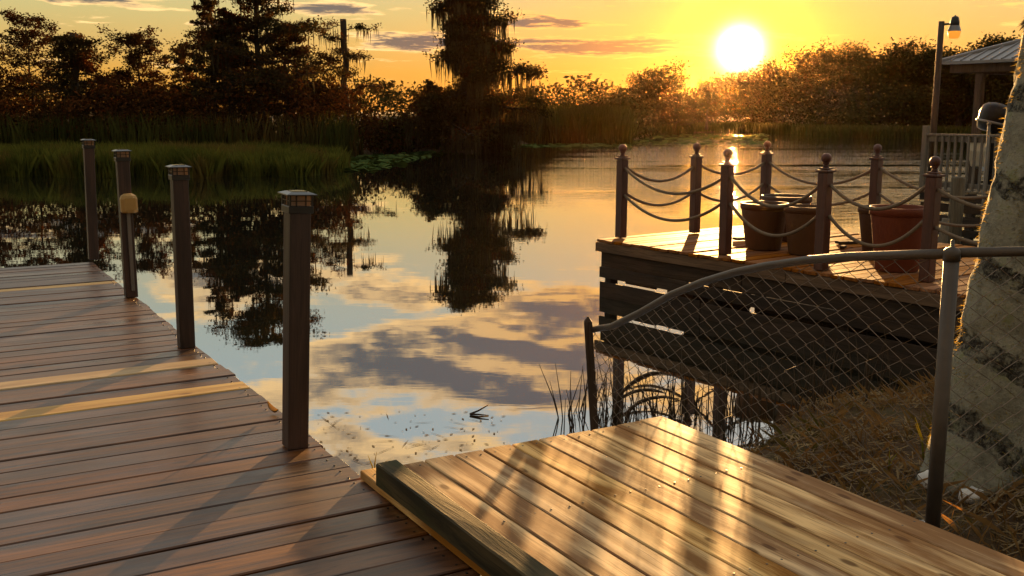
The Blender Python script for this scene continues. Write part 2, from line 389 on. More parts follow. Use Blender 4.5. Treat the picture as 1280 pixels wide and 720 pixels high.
def water_mat():
    m, N, b = principled('lake_water'); N.n.remove(b)
    co = N.node('ShaderNodeTexCoord').outputs['Object']
    fr = N.node('ShaderNodeFresnel'); fr.inputs[0].default_value = 1.333
    n1 = N.noise(N.vm('MULTIPLY', co, (0.55, 1.3, 1.0)), 1.0, 2, 0.5)
    n2 = N.noise(N.vm('MULTIPLY', co, (2.0, 6.0, 1.0)), 1.0, 3, 0.55, 0.4)
    calm = N.smooth(N.noise(N.vm('MULTIPLY', co, (0.10, 0.22, 1)), 1.0, 3, 0.5), 0.40, 0.66, 0.35, 1.0)
    h = N.m('ADD', N.m('MULTIPLY', n1, 0.0045), N.m('MULTIPLY', N.m('MULTIPLY', n2, 0.0012), calm))
    # light air ruffles the open water on the right
    wx, wy, wz = N.sep(co)
    ruff = N.m('MULTIPLY', N.smooth(wy, 17.0, 34.0), N.smooth(N.m('SUBTRACT', wx, N.m('MULTIPLY', wy, 0.03)), -1.5, 4.0))
    ruff = N.m('MULTIPLY', ruff, N.smooth(N.noise(N.vm('MULTIPLY', co, (0.06, 0.30, 1)), 1.0, 3, 0.6), 0.36, 0.56, 0.25, 1.0))
    n3 = N.noise(N.vm('MULTIPLY', co, (1.6, 4.5, 1.0)), 1.0, 3, 0.6)
    h = N.m('ADD', h, N.m('MULTIPLY', N.m('MULTIPLY', n3, 0.11), ruff))
    bp = N.node('ShaderNodeBump'); bp.inputs['Strength'].default_value = 0.25; bp.inputs['Distance'].default_value = 1.0
    N.l.new(h, bp.inputs['Height']); N.l.new(bp.outputs[0], fr.inputs['Normal'])
    gl = N.node('ShaderNodeBsdfGlossy'); gl.inputs['Color'].default_value = (0.95, 0.96, 0.96, 1); gl.inputs['Roughness'].default_value = 0.012
    N.l.new(bp.outputs[0], gl.inputs['Normal'])
    df = N.node('ShaderNodeBsdfDiffuse'); df.inputs[0].default_value = (0.016, 0.015, 0.009, 1)
    fac = N.m('ADD', N.m('MULTIPLY', fr.outputs[0], 0.50), 0.50, clamp=True)
    mx = N.node('ShaderNodeMixShader'); N.l.new(fac, mx.inputs[0]); N.l.new(df.outputs[0], mx.inputs[1]); N.l.new(gl.outputs[0], mx.inputs[2])
    N.l.new(mx.outputs[0], N.n['Material Output'].inputs[0])
    return m
M['water'] = water_mat()

def ground_mat():
    m, N, b = principled('bank_soil')
    co = N.node('ShaderNodeTexCoord').outputs['Object']
    a = N.noise(co, 2.2, 6, 0.65); c2 = N.noise(co, 22.0, 5, 0.7)
    c = N.ramp(a, [(0.35, (0.035, 0.021, 0.010)), (0.55, (0.080, 0.048, 0.023)), (0.7, (0.055, 0.046, 0.018))])
    c = N.mix(N.smooth(c2, 0.52, 0.7), c, (0.11, 0.075, 0.038, 1))
    N.l.new(c, b.inputs['Base Color']); b.inputs['Roughness'].default_value = 0.95; b.inputs['Specular IOR Level'].default_value = 0.15
    bp = N.node('ShaderNodeBump'); bp.inputs['Strength'].default_value = 0.8; bp.inputs['Distance'].default_value = 0.04
    N.l.new(c2, bp.inputs['Height']); N.l.new(bp.outputs[0], b.inputs['Normal'])
    return m
M['ground'] = ground_mat()

def trunk_mat():
    """grey palm bark in pale and dark rough rings"""
    m, N, b = principled('palm_bark')
    co = N.node('ShaderNodeTexCoord').outputs['Object']
    x, y, z = N.sep(co)
    ww = N.noise(N.vm('MULTIPLY', co, (3.0, 3.0, 3.0)), 1.0, 3, 0.6)
    zz = N.m('ADD', z, N.m('ADD', N.m('MULTIPLY', x, 0.62), N.m('MULTIPLY', ww, 0.16)))
    band = N.m('FRACT', N.m('ADD', N.m('DIVIDE', zz, 0.42), 0.30))
    fine = N.noise(co, 55.0, 5, 0.7); mid = N.noise(co, 11.0, 5, 0.65)
    e = N.m('ADD', N.m('MULTIPLY', N.m('SUBTRACT', mid, 0.5), 0.40), N.m('MULTIPLY', N.m('SUBTRACT', fine, 0.5), 0.22))
    isdark = N.m('MULTIPLY', N.smooth(N.m('ADD', band, e), 0.0, 0.05), N.smooth(N.m('ADD', band, e), 0.31, 0.24))
    pale = N.ramp(mid, [(0.3, (0.13, 0.125, 0.092)), (0.55, (0.27, 0.26, 0.20)), (0.72, (0.19, 0.205, 0.090))])
    pale = N.mix(N.smooth(fine, 0.55, 0.7), pale, (0.12, 0.11, 0.085, 1))
    dk = N.ramp(fine, [(0.42, (0.014, 0.012, 0.010)), (0.60, (0.055, 0.05, 0.042)), (0.68, (0.24, 0.235, 0.20))])
    c = N.mix(N.m('MULTIPLY', isdark, N.smooth(N.noise(co, 18.0, 5, 0.75), 0.36, 0.58, 0.10, 1.0)), pale, dk)
    N.l.new(c, b.inputs['Base Color']); b.inputs['Roughness'].default_value = 0.95; b.inputs['Specular IOR Level'].default_value = 0.15
    h = N.m('SUBTRACT', N.m('ADD', N.m('MULTIPLY', mid, 0.5), N.m('MULTIPLY', fine, 0.6)), N.m('MULTIPLY', isdark, 0.7))
    bp = N.node('ShaderNodeBump'); bp.inputs['Strength'].default_value = 0.9; bp.inputs['Distance'].default_value = 0.02
    N.l.new(h, bp.inputs['Height']); N.l.new(bp.outputs[0], b.inputs['Normal'])
    return m
M['palm'] = trunk_mat()

# ------------------------------------------------------------------ the setting: water, near bank, far shore
me = bpy.data.meshes.new('water'); S = 900
me.from_pydata([(-S, -200, 0), (S, -200, 0), (S, S, 0), (-S, S, 0)], [], [(0, 1, 2, 3)])
o = link('water', me, M['water']); o['kind'] = 'structure'

U1 = Vector((-0.5, 0.8660254, 0)); V1 = Vector((0.8660254, 0.5, 0))           # left dock: along its edge, along its boards
A2 = R(-36.0); U2 = Vector((math.sin(A2), math.cos(A2), 0)); V2 = Vector((math.cos(A2), -math.sin(A2), 0))   # right deck
def P1(u, v, z=0): return U1 * u + V1 * v + Vector((0, 0, z))
def P2(u, v, z=0): return U2 * u + V2 * v + Vector((0, 0, z))
def hash_noise(x, y):
    return (math.sin(x * 1.7 + y * 2.3) + math.sin(x * 3.9 - y * 1.1 + 1.3) * 0.6 + math.sin(x * 7.3 + y * 6.1) * 0.25) / 1.85

# near bank: shoreline from under the dock to behind the deck; land on the right
SH = [(-6, -2.5), (-1.5, 2.0), (0.2, 4.3), (1.15, 5.75), (1.75, 6.75), (2.35, 7.4), (3.2, 7.9), (4.3, 7.9), (6.5, 7.4), (10, 8.5), (25, 14)]
def shore_dist(x, y):
    """signed distance to the shoreline, positive on land"""
    best = 1e9; sgn = 1
    for (x0, y0), (x1, y1) in zip(SH[:-1], SH[1:]):
        dx, dy = x1 - x0, y1 - y0; L2 = dx * dx + dy * dy
        t = max(0, min(1, ((x - x0) * dx + (y - y0) * dy) / L2))
        ex, ey = x - x0 - t * dx, y - y0 - t * dy; d = math.hypot(ex, ey)
        if d < best: best = d; sgn = 1 if (dx * ey - dy * ex) < 0 else -1
    return best * sgn
def bank_z(x, y):
    d = shore_dist(x, y) + 0.12 * hash_noise(x * 1.3, y * 1.3)
    if d < 0: return max(-0.9, d * 0.45)
    z = 0.44 * (1 - math.exp(-d / 1.15))
    return z + 0.025 * hash_noise(x * 3, y * 3) * min(1, d * 2)
mb = MB(); xs = np.concatenate([np.arange(-6, -1, 0.5), np.arange(-1, 5.4, 0.09), np.arange(5.5, 26, 0.8)]); ys = np.concatenate([np.arange(-12, 2, 0.7), np.arange(2, 9.2, 0.09), np.arange(9.3, 16, 0.6)])
for y in ys:
    for x in xs: mb.v.append((x, y, bank_z(x, y)))
nx = len(xs)
for j in range(len(ys) - 1):
    for i in range(nx - 1): mb.f.append((j * nx + i, j * nx + i + 1, (j + 1) * nx + i + 1, (j + 1) * nx + i))
o = mb.build('bank_ground', M['ground'], smooth=True); o['kind'] = 'structure'

# far shore: distance of the water's edge by direction
FS = [(-70, 60), (-40, 46), (-26, 44), (-14, 46), (-9, 50), (-4.4, 54), (-1.5, 55), (-0.2, 60), (0.8, 68), (5.5, 69), (6.6, 74), (7.5, 92), (9.5, 103), (12, 112), (15, 100), (18, 88), (24, 84), (33, 72), (45, 60), (80, 60)]
def far_edge(a):
    for (a0, d0), (a1, d1) in zip(FS[:-1], FS[1:]):
        if a <= a1: return d0 + (d1 - d0) * max(0, (a - a0)) / (a1 - a0)
    return FS[-1][1]
mb = MB(); azs = np.arange(-70, 80.1, 0.5); rs = [-1.5, 0, 1.5, 5, 12, 30, 80, 200, 700]
for a in azs:
    e = far_edge(a)
    for k, r in enumerate(rs):
        rr_ = e + r + (0.8 * hash_noise(a * 0.9, 0.5) if k < 4 else 0)
        z = (-0.4, 0.03, 0.22, 0.35, 0.5, 0.7, 1.0, 1.2, 1.2)[k]
        mb.v.append((rr_ * math.sin(R(a)) / 1.0, rr_ * math.cos(R(a)), z))
k = len(rs)
for i in range(len(azs) - 1):
    for j in range(k - 1): mb.f.append((i * k + j, (i + 1) * k + j, (i + 1) * k + j + 1, i * k + j + 1))
o = mb.build('far_shore_ground', M['ground'], smooth=True); o['kind'] = 'structure'

# ------------------------------------------------------------------ left dock
ZL = 0.62
def board_mesh(name, L, w, t, bev=0.004, nseg=1):
    b = MB(); b.bevbox((-L / 2, -w / 2, -t), (L / 2, w / 2, 0), bev); return b.mesh(name)
def rot_from(xdir):
    return math.atan2(xdir.y, xdir.x)
V_EDGE = 1.526; PITCH_L = 0.1632
dock = empty('wooden_dock', 'long reddish brown plank dock with three pale replacement boards on the left', 'dock', P1(4.0, 0.0, 0))
dock.rotation_euler = (0, 0, rot_from(V1))          # local x = along boards, local y = along the dock edge
LB = 7.2
bm_list = [board_mesh('dock_board', LB, w, 0.038, 0.005) for w in (0.157, 0.1545, 0.152)]
bm_new = board_mesh('pale_dock_board', LB, 0.156, 0.038, 0.005)
for m_ in bm_list: m_.materials.append(M['dock'])
bm_new.materials.append(M['dock_new'])
u_far = 11.05; pale_u = []
for yy in (362, 484, 520):
    p = at_z(0, yy, ZL); pale_u.append(p.dot(U1))
nb = int((u_far + 1.2) / PITCH_L)
for i in range(nb):
    u = u_far - PITCH_L * (i + 0.5)
    pale = any(abs(u - q) < PITCH_L / 2 for q in pale_u)
    o = link('board', bm_new if pale else bm_list[i % 3], None, dock)
    o.location = (V_EDGE - LB / 2 + rnd.uniform(-0.012, 0.008), u - 4.0 + rnd.uniform(-0.003, 0.003), ZL + rnd.uniform(-0.004, 0.003))
    o.rotation_euler = (rnd.uniform(-0.012, 0.012), 0, rnd.uniform(-0.0012, 0.0012))
for k, v in enumerate((V_EDGE - 0.05, -0.9, -3.2, V_EDGE - LB + 0.1)):
    b = MB(); b.bevbox((-0.02, -1.2 - 4.0, -0.19), (0.02, u_far - 4.04, -0.041), 0.003)
    o = b.build('joist', M['skirt'], dock); o.location = (v, 0, ZL)
for v in (V_EDGE - 0.18, -2.0, -5.0):
    for u in (10.5, 7.6, 4.7):
        b = MB(); b.tube([(0, 0, -1.2), (0, 0, ZL - 0.06)], 0.085, 12)
        o = b.build('piling', M['piling'], dock, True); o.location = (v, u - 4.0, 0)

sc_mb = MB()
for i in range(nb):
    u = u_far - PITCH_L * (i + 0.5)
    for v in (V_EDGE - 0.05, -0.9, -3.2):
        for s_ in (-0.045, 0.045):
            sc_mb.lathe([(0.0048, ZL - 0.006), (0.0048, ZL + 0.0022), (0.002, ZL + 0.0026)], 6, Matrix.Translation((v + rnd.uniform(-0.008, 0.008), u - 4.0 + s_ + rnd.uniform(-0.006, 0.006), 0)))
o = sc_mb.build('screw_head', M['black'], dock); o['kind'] = 'stuff'
# posts along the dock edge, with solar caps
def solar_cap(parent, z, w):
    c = MB(); c.bevbox((-w / 2 - 0.008, -w / 2 - 0.008, z - 0.028), (w / 2 + 0.008, w / 2 + 0.008, z + 0.004), 0.003)
    col = c.build('cap_collar', M['black'], parent)
    l = MB(); l.bevbox((-w / 2 + 0.003, -w / 2 + 0.003, z + 0.004), (w / 2 - 0.003, w / 2 - 0.003, z + 0.048), 0.002)
    lens = l.build('cap_lens', M['lens'], parent)
    bars = MB(); h = w / 2 + 0.002
    for sx in (-1, 1):
        for sy in (-1, 1):
            bars.box((sx * h - 0.004, sy * h - 0.004, z + 0.002), (sx * h + 0.004, sy * h + 0.004, z + 0.050))
    for s_ in (-1, 1):
        for q in (-0.22, 0.22):
            bars.box((q * w - 0.0025, s_ * h - 0.003, z + 0.003), (q * w + 0.0025, s_ * h + 0.003, z + 0.049))
            bars.box((s_ * h - 0.003, q * w - 0.0025, z + 0.003), (s_ * h + 0.003, q * w + 0.0025, z + 0.049))
        bars.box((-h, s_ * h - 0.0025, z + 0.024), (h, s_ * h + 0.0025, z + 0.028)); bars.box((s_ * h - 0.0025, -h, z + 0.0242), (s_ * h + 0.0025, h, z + 0.0278))
    bars.build('cap_frame', M['black'], lens)
    r = MB(); W = w / 2 + 0.020; i = w / 2 - 0.006
    vs_ = [(-W, -W, z + 0.050), (W, -W, z + 0.050), (W, W, z + 0.050), (-W, W, z + 0.050), (-W, -W, z + 0.055), (W, -W, z + 0.055), (W, W, z + 0.055), (-W, W, z + 0.055),
           (-i, -i, z + 0.064), (i, -i, z + 0.064), (i, i, z + 0.064), (-i, i, z + 0.064)]
    r.add(vs_, [(3, 2, 1, 0), (0, 1, 5, 4), (1, 2, 6, 5), (2, 3, 7, 6), (3, 0, 4, 7), (4, 5, 9, 8), (5, 6, 10, 9), (6, 7, 11, 10), (7, 4, 8, 11), (8, 9, 10, 11)])
    roof = r.build('cap_roof', M['capmetal'], parent)
    p = MB(); p.box((-i + 0.008, -i + 0.008, z + 0.0635), (i - 0.008, i - 0.008, z + 0.0665)); p.build('solar_panel', M['panel'], roof)
POSTS = [((117, 328), (110, 173), 0.095, 'dark square dock post with solar cap, farthest of the four at the dock end'),
         ((164, 375), (152, 186), 0.095, 'dark square dock post carrying the yellow box and grey conduit'),
         ((233, 438), (223, 205), 0.095, 'dark square dock post with solar cap, second nearest of the four'),
         ((369, 562), (371, 237), 0.095, 'dark square dock post with solar cap, nearest and tallest in view')]
for (b_, t_, w, lab) in POSTS:
    base = at_z(b_[0], b_[1] - 4, ZL); top = at_y(t_[0], t_[1], base.y)
    H = top.z - ZL - 0.072
    e = empty('dock_post', lab, 'post', (base.x, base.y, ZL), rot_from(V1), 'posts along the dock edge')
    lean = (top.x - base.x) / H
    e.rotation_euler = (Matrix.Rotation(lean, 4, 'Y') @ Matrix.Rotation(rot_from(V1), 4, 'Z')).to_euler()
    b = MB(); b.bevbox((-w / 2, -w / 2, 0.0), (w / 2, w / 2, H), 0.005); b.build('shaft', M['post'], e)
    solar_cap(e, H + 0.002, w)
    if 'yellow' in lab:
        zb = 0.86
        c = MB(); prof = [(0.052, 0.0), (0.060, 0.012), (0.062, 0.12), (0.052, 0.150), (0.030, 0.165)]
        # box with chamfered shoulders on the camera side of the post
        m4 = Matrix.Translation((0.012, -w / 2 - 0.045, zb - 0.165))
        c.lathe([(r_ * 1.12, z_ * 0.92) for r_, z_ in prof], 8, m4 @ Matrix.Rotation(R(22.5), 4, 'Z'))
        c.box((-0.042 + 0.012, -w / 2 - 0.112, zb - 0.140), (0.042 + 0.012, -w / 2 - 0.104, zb - 0.045))
        yb = c.build('outlet_box', M['yellowbox'], e); yb['label'] = 'yellow weatherproof outlet box'
        t = MB(); t.box((-0.004, -w / 2 - 0.016, 0.06), (0.024, -w / 2 - 0.001, zb - 0.16)); t.build('conduit', M['steel'], e)

# ------------------------------------------------------------------ new pine platform beside the dock, with its timber kerb
ZR = 0.66
plat = empty('pine_platform', 'fresh yellow pine plank platform in the sunlight at lower right', 'platform', P1(1.0, 2.28, 0)); plat.rotation_euler = (0, 0, rot_from(V1))
vL, vR, uE = 1.502, 3.065, 3.85; nbd = 11; pw = (vR - vL) / nbd; LR = 5.4
pm = [None] * 4
for k in range(4):
    b = MB(); w = pw - (0.007, 0.009, 0.008, 0.011)[k]; b.bevbox((-LR / 2, -w / 2, -0.038), (LR / 2, w / 2, 0), 0.004); pm[k] = b.mesh('pine_board'); pm[k].materials.append(M['pine'])
for i in range(nbd):
    v = vL + pw * (i + 0.5)
    o = link('board', pm[i % 4], None, plat)
    o.location = (v - 2.28 + rnd.uniform(-0.001, 0.001), uE - LR / 2 - 1.0 + rnd.uniform(-0.012, 0.010), ZR + rnd.uniform(-0.0006, 0.0006))
    o.rotation_euler = (rnd.uniform(-0.007, 0.007), rnd.uniform(-0.0003, 0.0003), math.pi / 2 + math.pi * (i % 2))
for u in (uE - 0.06, uE - 0.75, uE - 1.5, uE - 2.3, uE - 3.1, uE - 3.9):
    b = MB(); b.bevbox((vL + 0.02 - 2.28, -0.019, -0.18), (vR - 0.02 - 2.28, 0.019, -0.041), 0.003)
    o = b.build('joist', M['fascia'], plat); o.location = (0, u - 1.0, ZR)
for v in (vL + 0.12, vR - 0.12):
    for u in (uE - 0.14, uE - 2.4):
        b = MB(); b.bevbox((-0.045, -0.045, -0.9), (0.045, 0.045, ZR - 0.045), 0.003); o = b.build('support_post', M['fascia'], plat); o.location = (v - 2.28, u - 1.0, 0)
# screw heads
sc_mb = MB()
for i in range(nbd):
    for u in (uE - 0.06, uE - 0.75, uE - 1.5, uE - 2.3):
        for s_ in (-0.035, 0.035):
            q = vL + pw * (i + 0.5) + s_ + rnd.uniform(-0.006, 0.006) - 2.28; uu = u - 1.0 + rnd.uniform(-0.008, 0.008)
            sc_mb.lathe([(0.0045, ZR - 0.004), (0.0045, ZR + 0.0010), (0.002, ZR + 0.0012)], 6, Matrix.Translation((q, uu, 0)))
o = sc_mb.build('screw_head', M['black'], plat); o['kind'] = 'stuff'

pb = at_z(470, 609, ZR)
bu, bv = pb.dot(U1), pb.dot(V1)
kerb = MB(); n = 14; Lk = 4.2; s4 = 0.092
vs_ = []
for i in range(n + 1):
    x = i / n * Lk
    for (a, c) in ((0.004, 0), (s4 - 0.004, 0), (s4, 0.004), (s4, s4 - 0.005), (s4 - 0.006, s4), (0.006, s4), (0, s4 - 0.005), (0, 0.004)):
        vs_.append((a + 0.002 * math.sin(x * 3.1 + c * 20), -x, c + 0.001 + 0.0015 * math.sin(x * 5 + a * 30) * (c > 0.02)))
fs = [tuple(range(8)), tuple(n * 8 + j for j in range(7, -1, -1))]
for i in range(n):
    for j in range(8):
        jj = (j + 1) % 8; fs.append((i * 8 + jj, i * 8 + j, (i + 1) * 8 + j, (i + 1) * 8 + jj))
kerb.add(vs_, fs)
o = kerb.build('kerb_timber', M['beam']); o.location = P1(bu, bv, ZR + 0.004); o.rotation_euler = (0, 0, rot_from(V1))
tag(o, 'old greenish square timber lying along the edge of the pine platform', 'timber')
# the object's grain must run along it: rotate the mesh so local x is the length
o.data.transform(Matrix.Rotation(R(90), 4, 'Z')); o.rotation_euler = (0, 0, rot_from(V1) - R(90))

# ------------------------------------------------------------------ right deck with rope rail
ZD = 0.67
deck = empty('fishing_deck', 'low reddish plank deck on pilings with rope railing, right of centre', 'deck', P2(7.0, 9.2, 0)); deck.rotation_euler = (0, 0, rot_from(V2))
UF, UN, VF, VB = 9.02, 3.4, 7.74, 10.62
pd = 0.147; LDk = VB - VF
dm = [board_mesh('deck_board', LDk, w, 0.032, 0.004) for w in (0.131, 0.129, 0.132)]
for m_ in dm: m_.materials.append(M['deck'])
nbk = int((UF - UN) / pd)
for i in range(nbk):
    u = UF - pd * (i + 0.5)
    o = link('board', dm[i % 3], None, deck)
    o.location = (rnd.uniform(-0.014, 0.014) + (VF + VB) / 2 - 9.2, u - 7.0, ZD + rnd.uniform(-0.004, 0.004)); o.rotation_euler = (rnd.uniform(-0.02, 0.02), 0, rnd.uniform(-0.002, 0.002) + math.pi * (i % 2))
def plank(parent, name, mat, u0, u1, v, z0, z1, t=0.038, o_u=7.0, o_v=9.2, tilt=0.0):
    L = abs(u1 - u0); b = MB(); b.bevbox((-L / 2, -t / 2, 0), (L / 2, t / 2, z1 - z0), 0.004)
    o = b.build(name, mat, parent); o.location = (v - o_v, (u0 + u1) / 2 - o_u, z0); o.rotation_euler = (0, tilt, math.pi / 2)
    return o
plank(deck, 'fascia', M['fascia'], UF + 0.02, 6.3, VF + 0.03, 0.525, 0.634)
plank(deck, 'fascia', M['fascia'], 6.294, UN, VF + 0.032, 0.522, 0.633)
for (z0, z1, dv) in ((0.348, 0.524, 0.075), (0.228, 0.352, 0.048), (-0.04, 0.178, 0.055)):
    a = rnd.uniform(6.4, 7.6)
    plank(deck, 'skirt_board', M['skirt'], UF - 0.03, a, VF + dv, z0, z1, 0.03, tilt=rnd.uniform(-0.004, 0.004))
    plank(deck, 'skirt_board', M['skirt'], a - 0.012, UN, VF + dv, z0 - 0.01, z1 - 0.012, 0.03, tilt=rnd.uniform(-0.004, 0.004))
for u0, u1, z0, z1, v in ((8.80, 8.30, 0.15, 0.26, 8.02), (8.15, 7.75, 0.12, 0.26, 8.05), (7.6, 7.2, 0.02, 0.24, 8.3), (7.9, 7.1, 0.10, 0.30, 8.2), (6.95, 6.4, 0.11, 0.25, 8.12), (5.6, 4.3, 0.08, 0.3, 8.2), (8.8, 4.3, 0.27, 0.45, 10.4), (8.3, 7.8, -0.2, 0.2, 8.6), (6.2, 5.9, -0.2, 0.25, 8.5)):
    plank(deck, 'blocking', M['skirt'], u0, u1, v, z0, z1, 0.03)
for v in (VF + 0.16, 9.2, VB - 0.1):
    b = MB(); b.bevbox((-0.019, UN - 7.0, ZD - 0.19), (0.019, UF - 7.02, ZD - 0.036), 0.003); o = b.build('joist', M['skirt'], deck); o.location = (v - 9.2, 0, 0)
for v in (VF + 0.14, VB - 0.14):
    for u in (UF - 0.1, 7.3, 5.7, 4.4):
        b = MB(); b.bevbox((-0.055, -0.055, -1.0), (0.055, 0.055, ZD - 0.04), 0.006); o = b.build('piling', M['skirt'], deck); o.location = (v - 9.2 + 0.02, u - 7.0, 0)

HP = 1.07
def rope_post_meshes():
    s_ = MB(); s_.bevbox((-0.05, -0.05, 0), (0.05, 0.05, 0.895), 0.006)
    c = MB(); c.bevbox((-0.066, -0.066, 0.896), (0.066, 0.066, 0.918), 0.005); c.bevbox((-0.045, -0.045, 0.919), (0.045, 0.045, 0.938), 0.005)
    f = MB(); prof = [(0.030, 0.938), (0.024, 0.955), (0.022, 0.968), (0.034, 0.975), (0.028, 0.982)]
    for k in range(9):
        a = -0.9 + k * (math.pi / 2 + 0.9) / 8; prof.append((0.048 * math.cos(a) + 1e-4, 1.022 + 0.048 * math.sin(a)))
    f.lathe(prof, 16)
    return s_.mesh('shaft'), c.mesh('cap'), f.mesh('finial', True)
rpm = rope_post_meshes()
for m_ in rpm: m_.materials.append(M['ropepost'])
RP = {}
def rope_post(key, u, v, label):
    p = P2(u, v, ZD + 0.002)
    e = empty('rope_post', label, 'post', p, rot_from(V2) + rnd.uniform(-0.05, 0.05), 'ball-topped posts of the rope railing')
    e.rotation_euler.x = rnd.uniform(-0.012, 0.012); e.rotation_euler.y = rnd.uniform(-0.012, 0.012)
    for nme, m_ in zip(('shaft', 'cap', 'finial'), rpm): link(nme, m_, None, e)
    RP[key] = p
def uv2(px, py):
    p = at_z(px, py, ZD); return p.dot(U2), p.dot(V2)
rope_post('f1', *uv2(776, 297), 'ball-topped brown post at the left front corner of the deck')
rope_post('f2', *uv2(906, 318), 'ball-topped brown post in front of the sun glare on the water')
u3, v3 = uv2(1026, 338); rope_post('f3', u3, v3, 'ball-topped brown post between the brown pots and the terracotta pot')
rope_post('f4', *uv2(1158, 352), 'ball-topped red-brown post nearest the camera, right of the terracotta pot')
rope_post('l2', *uv2(868, 291), 'ball-topped brown post midway along the deck\'s far left edge')
rope_post('b1', 8.85, 10.42, 'ball-topped brown post behind the three brown pots at the back corner')
rope_post('b2', 7.22, 10.40, 'ball-topped brown post on the back edge behind the terracotta pot')
rope_post('f5', 3.75, 7.95, 'ball-topped brown post hidden behind the palm trunk on the front edge')
rope_post('b3', 5.2, 10.42, 'ball-topped brown post hidden behind the palm trunk on the back edge')

def rope(a, b, za, zb, sag, label, r=0.0165):
    A, B = RP[a].copy(), RP[b].copy(); d = (B - A).normalized()
    A += d * 0.052; B -= d * 0.052; A.z += za; B.z += zb
    n = 18; mb = MB(); pts = []
    for i in range(n + 1):
        t = i / n; p = A.lerp(B, t); p.z -= sag * 4 * t * (1 - t); pts.append(p - A)
    mb.tube(pts, r, 8); o = mb.build('rope', M['rope'], None, True); o.location = A
    tag(o, label, 'rope', 'ropes of the deck railing')
names = {'f1': 'left front corner post', 'f2': 'sun-glare post', 'f3': 'brown pots\' post', 'f4': 'nearest rope post', 'l2': 'far left edge post', 'b1': 'back corner post', 'b2': 'back edge post', 'f5': 'the palm trunk', 'b3': 'behind the palm trunk'}
for a, b, s1, s2 in (('f1', 'f2', 0.24, 0.22), ('f2', 'f3', 0.25, 0.24), ('f3', 'f4', 0.22, 0.24), ('f4', 'f5', 0.14, 0.12), ('f1', 'l2', 0.16, 0.16), ('l2', 'b1', 0.15, 0.15), ('b1', 'b2', 0.20, 0.2), ('b2', 'b3', 0.28, 0.26)):
    side = 'front' if b[0] == 'f' else ('left' if b in ('l2', 'b1') else 'back')
    rope(a, b, 0.80 + rnd.uniform(-0.02, 0.03), 0.80 + rnd.uniform(-0.03, 0.02), s1 + rnd.uniform(-0.02, 0.02), f'upper rope from {names[a]} to {names[b]}')
    rope(a, b, 0.50 + rnd.uniform(-0.03, 0.03), 0.50 + rnd.uniform(-0.03, 0.03), s2 + rnd.uniform(-0.02, 0.02), f'lower rope from {names[a]} to {names[b]}')

# planters
def planter(px0, px1, ytop, ybot, Y, mat, label):
    """round tapered pot placed on the deck; px0..px1 is its rim in the picture"""
    c = at_y((px0 + px1) / 2, ybot, Y); r = abs(at_y(px1, ytop, Y).x - at_y(px0, ytop, Y).x) / 2
    h = at_y((px0 + px1) / 2, ytop, Y).z - ZD
    e = empty('planter', label, 'planter', (c.x, Y, ZD + 0.006), rnd.uniform(0, 6), 'planters on the deck')
    m_ = MB(); prof = [(r * 0.70, 0), (r * 0.72, 0.01), (r * 0.95, h * 0.86), (r * 0.955, h * 0.87), (r, h * 0.875), (r, h - 0.006), (r * 0.985, h), (r * 0.93, h), (r * 0.915, h - 0.01), (r * 0.88, h * 0.80)]
    m_.lathe(prof, 36, None, False); m_.f.append(tuple(range(35, -1, -1)))
    m_.build('pot', mat, e, False).data.shade_smooth()
    s_ = MB(); k = []
    for q, rr_ in enumerate((0.0, 0.45, 0.90)): k.append((max(1e-3, rr_ * r * 0.985), h * 0.80 + 0.012 - rr_ * 0.02))
    s_.lathe(k[::-1], 20, None, True); s_.build('soil', M['soil'], e, True)
planter(924, 984, 254, 306, 10.95, M['brownpot'], 'brown round planter, left one of the three pots clustered together')
planter(978, 1034, 258, 311, 10.55, M['brownpot'], 'brown round planter directly left of the middle front post')
planter(950, 1012, 245, 300, 11.75, M['darkpot'], 'brown planter standing behind two others at the deck\'s back corner')
planter(1071, 1130, 259, 305, 10.55, M['darkpot'], 'dark brown planter half hidden behind the terracotta pot')
planter(1085, 1158, 259, 322, 9.45, M['terracotta'], 'large terracotta red planter on the deck at right')
# scraps of wood on the deck
def scrap(px, py, L, w, rz, label):
    p = at_z(px, py, ZD); b = MB(); b.bevbox((-L / 2, -w / 2, 0), (L / 2, w / 2, 0.03), 0.004)
    o = b.build('wood_scrap', M['skirt']); o.location = (p.x, p.y, ZD + 0.006); o.rotation_euler = (0, 0, rz); tag(o, label, 'wood scrap')
scrap(936, 300, 0.36, 0.10, 0.3, 'dark scrap of wood on the deck left of the brown pots')
scrap(1062, 305, 0.30, 0.10, 0.2, 'dark scrap of wood on the deck beside the dark brown planter')
scrap(1054, 311, 0.09, 0.05, 1.0, 'tiny dark chip lying on the sunlit deck boards')

# ------------------------------------------------------------------ chain-link fence
VFN = 3.64
fence = empty('chain_link_fence', 'rusty chain-link fence whose top rail slopes down to a short end post', 'fence', (0, 0, 0))
RAIL = [(740, 412), (765, 408), (800, 391), (840, 368), (880, 352), (920, 340), (960, 332), (1010, 325), (1060, 321), (1120, 319), (1190, 317)]
rail = [at_plane(px, py, V1, VFN) for px, py in RAIL]
LP = rail[-1]; EP = rail[0]
d3 = Vector((math.cos(R(-2)), math.sin(R(8)), 0)).normalized()
rail_r = [LP + d3 * t for t in (0.0, 0.6, 1.4, 2.6)]
b = MB(); b.tube(rail, 0.021, 10); b.build('top_rail', M['pipe'], fence, True)
b = MB(); b.tube([q + Vector((0, 0, 0.003)) for q in rail_r], 0.0205, 10); b.build('top_rail', M['pipe'], fence, True)
b = MB(); gz = bank_z(LP.x, LP.y); b.tube([(LP.x, LP.y, gz - 0.4), (LP.x, LP.y, LP.z + 0.01)], 0.031, 14)
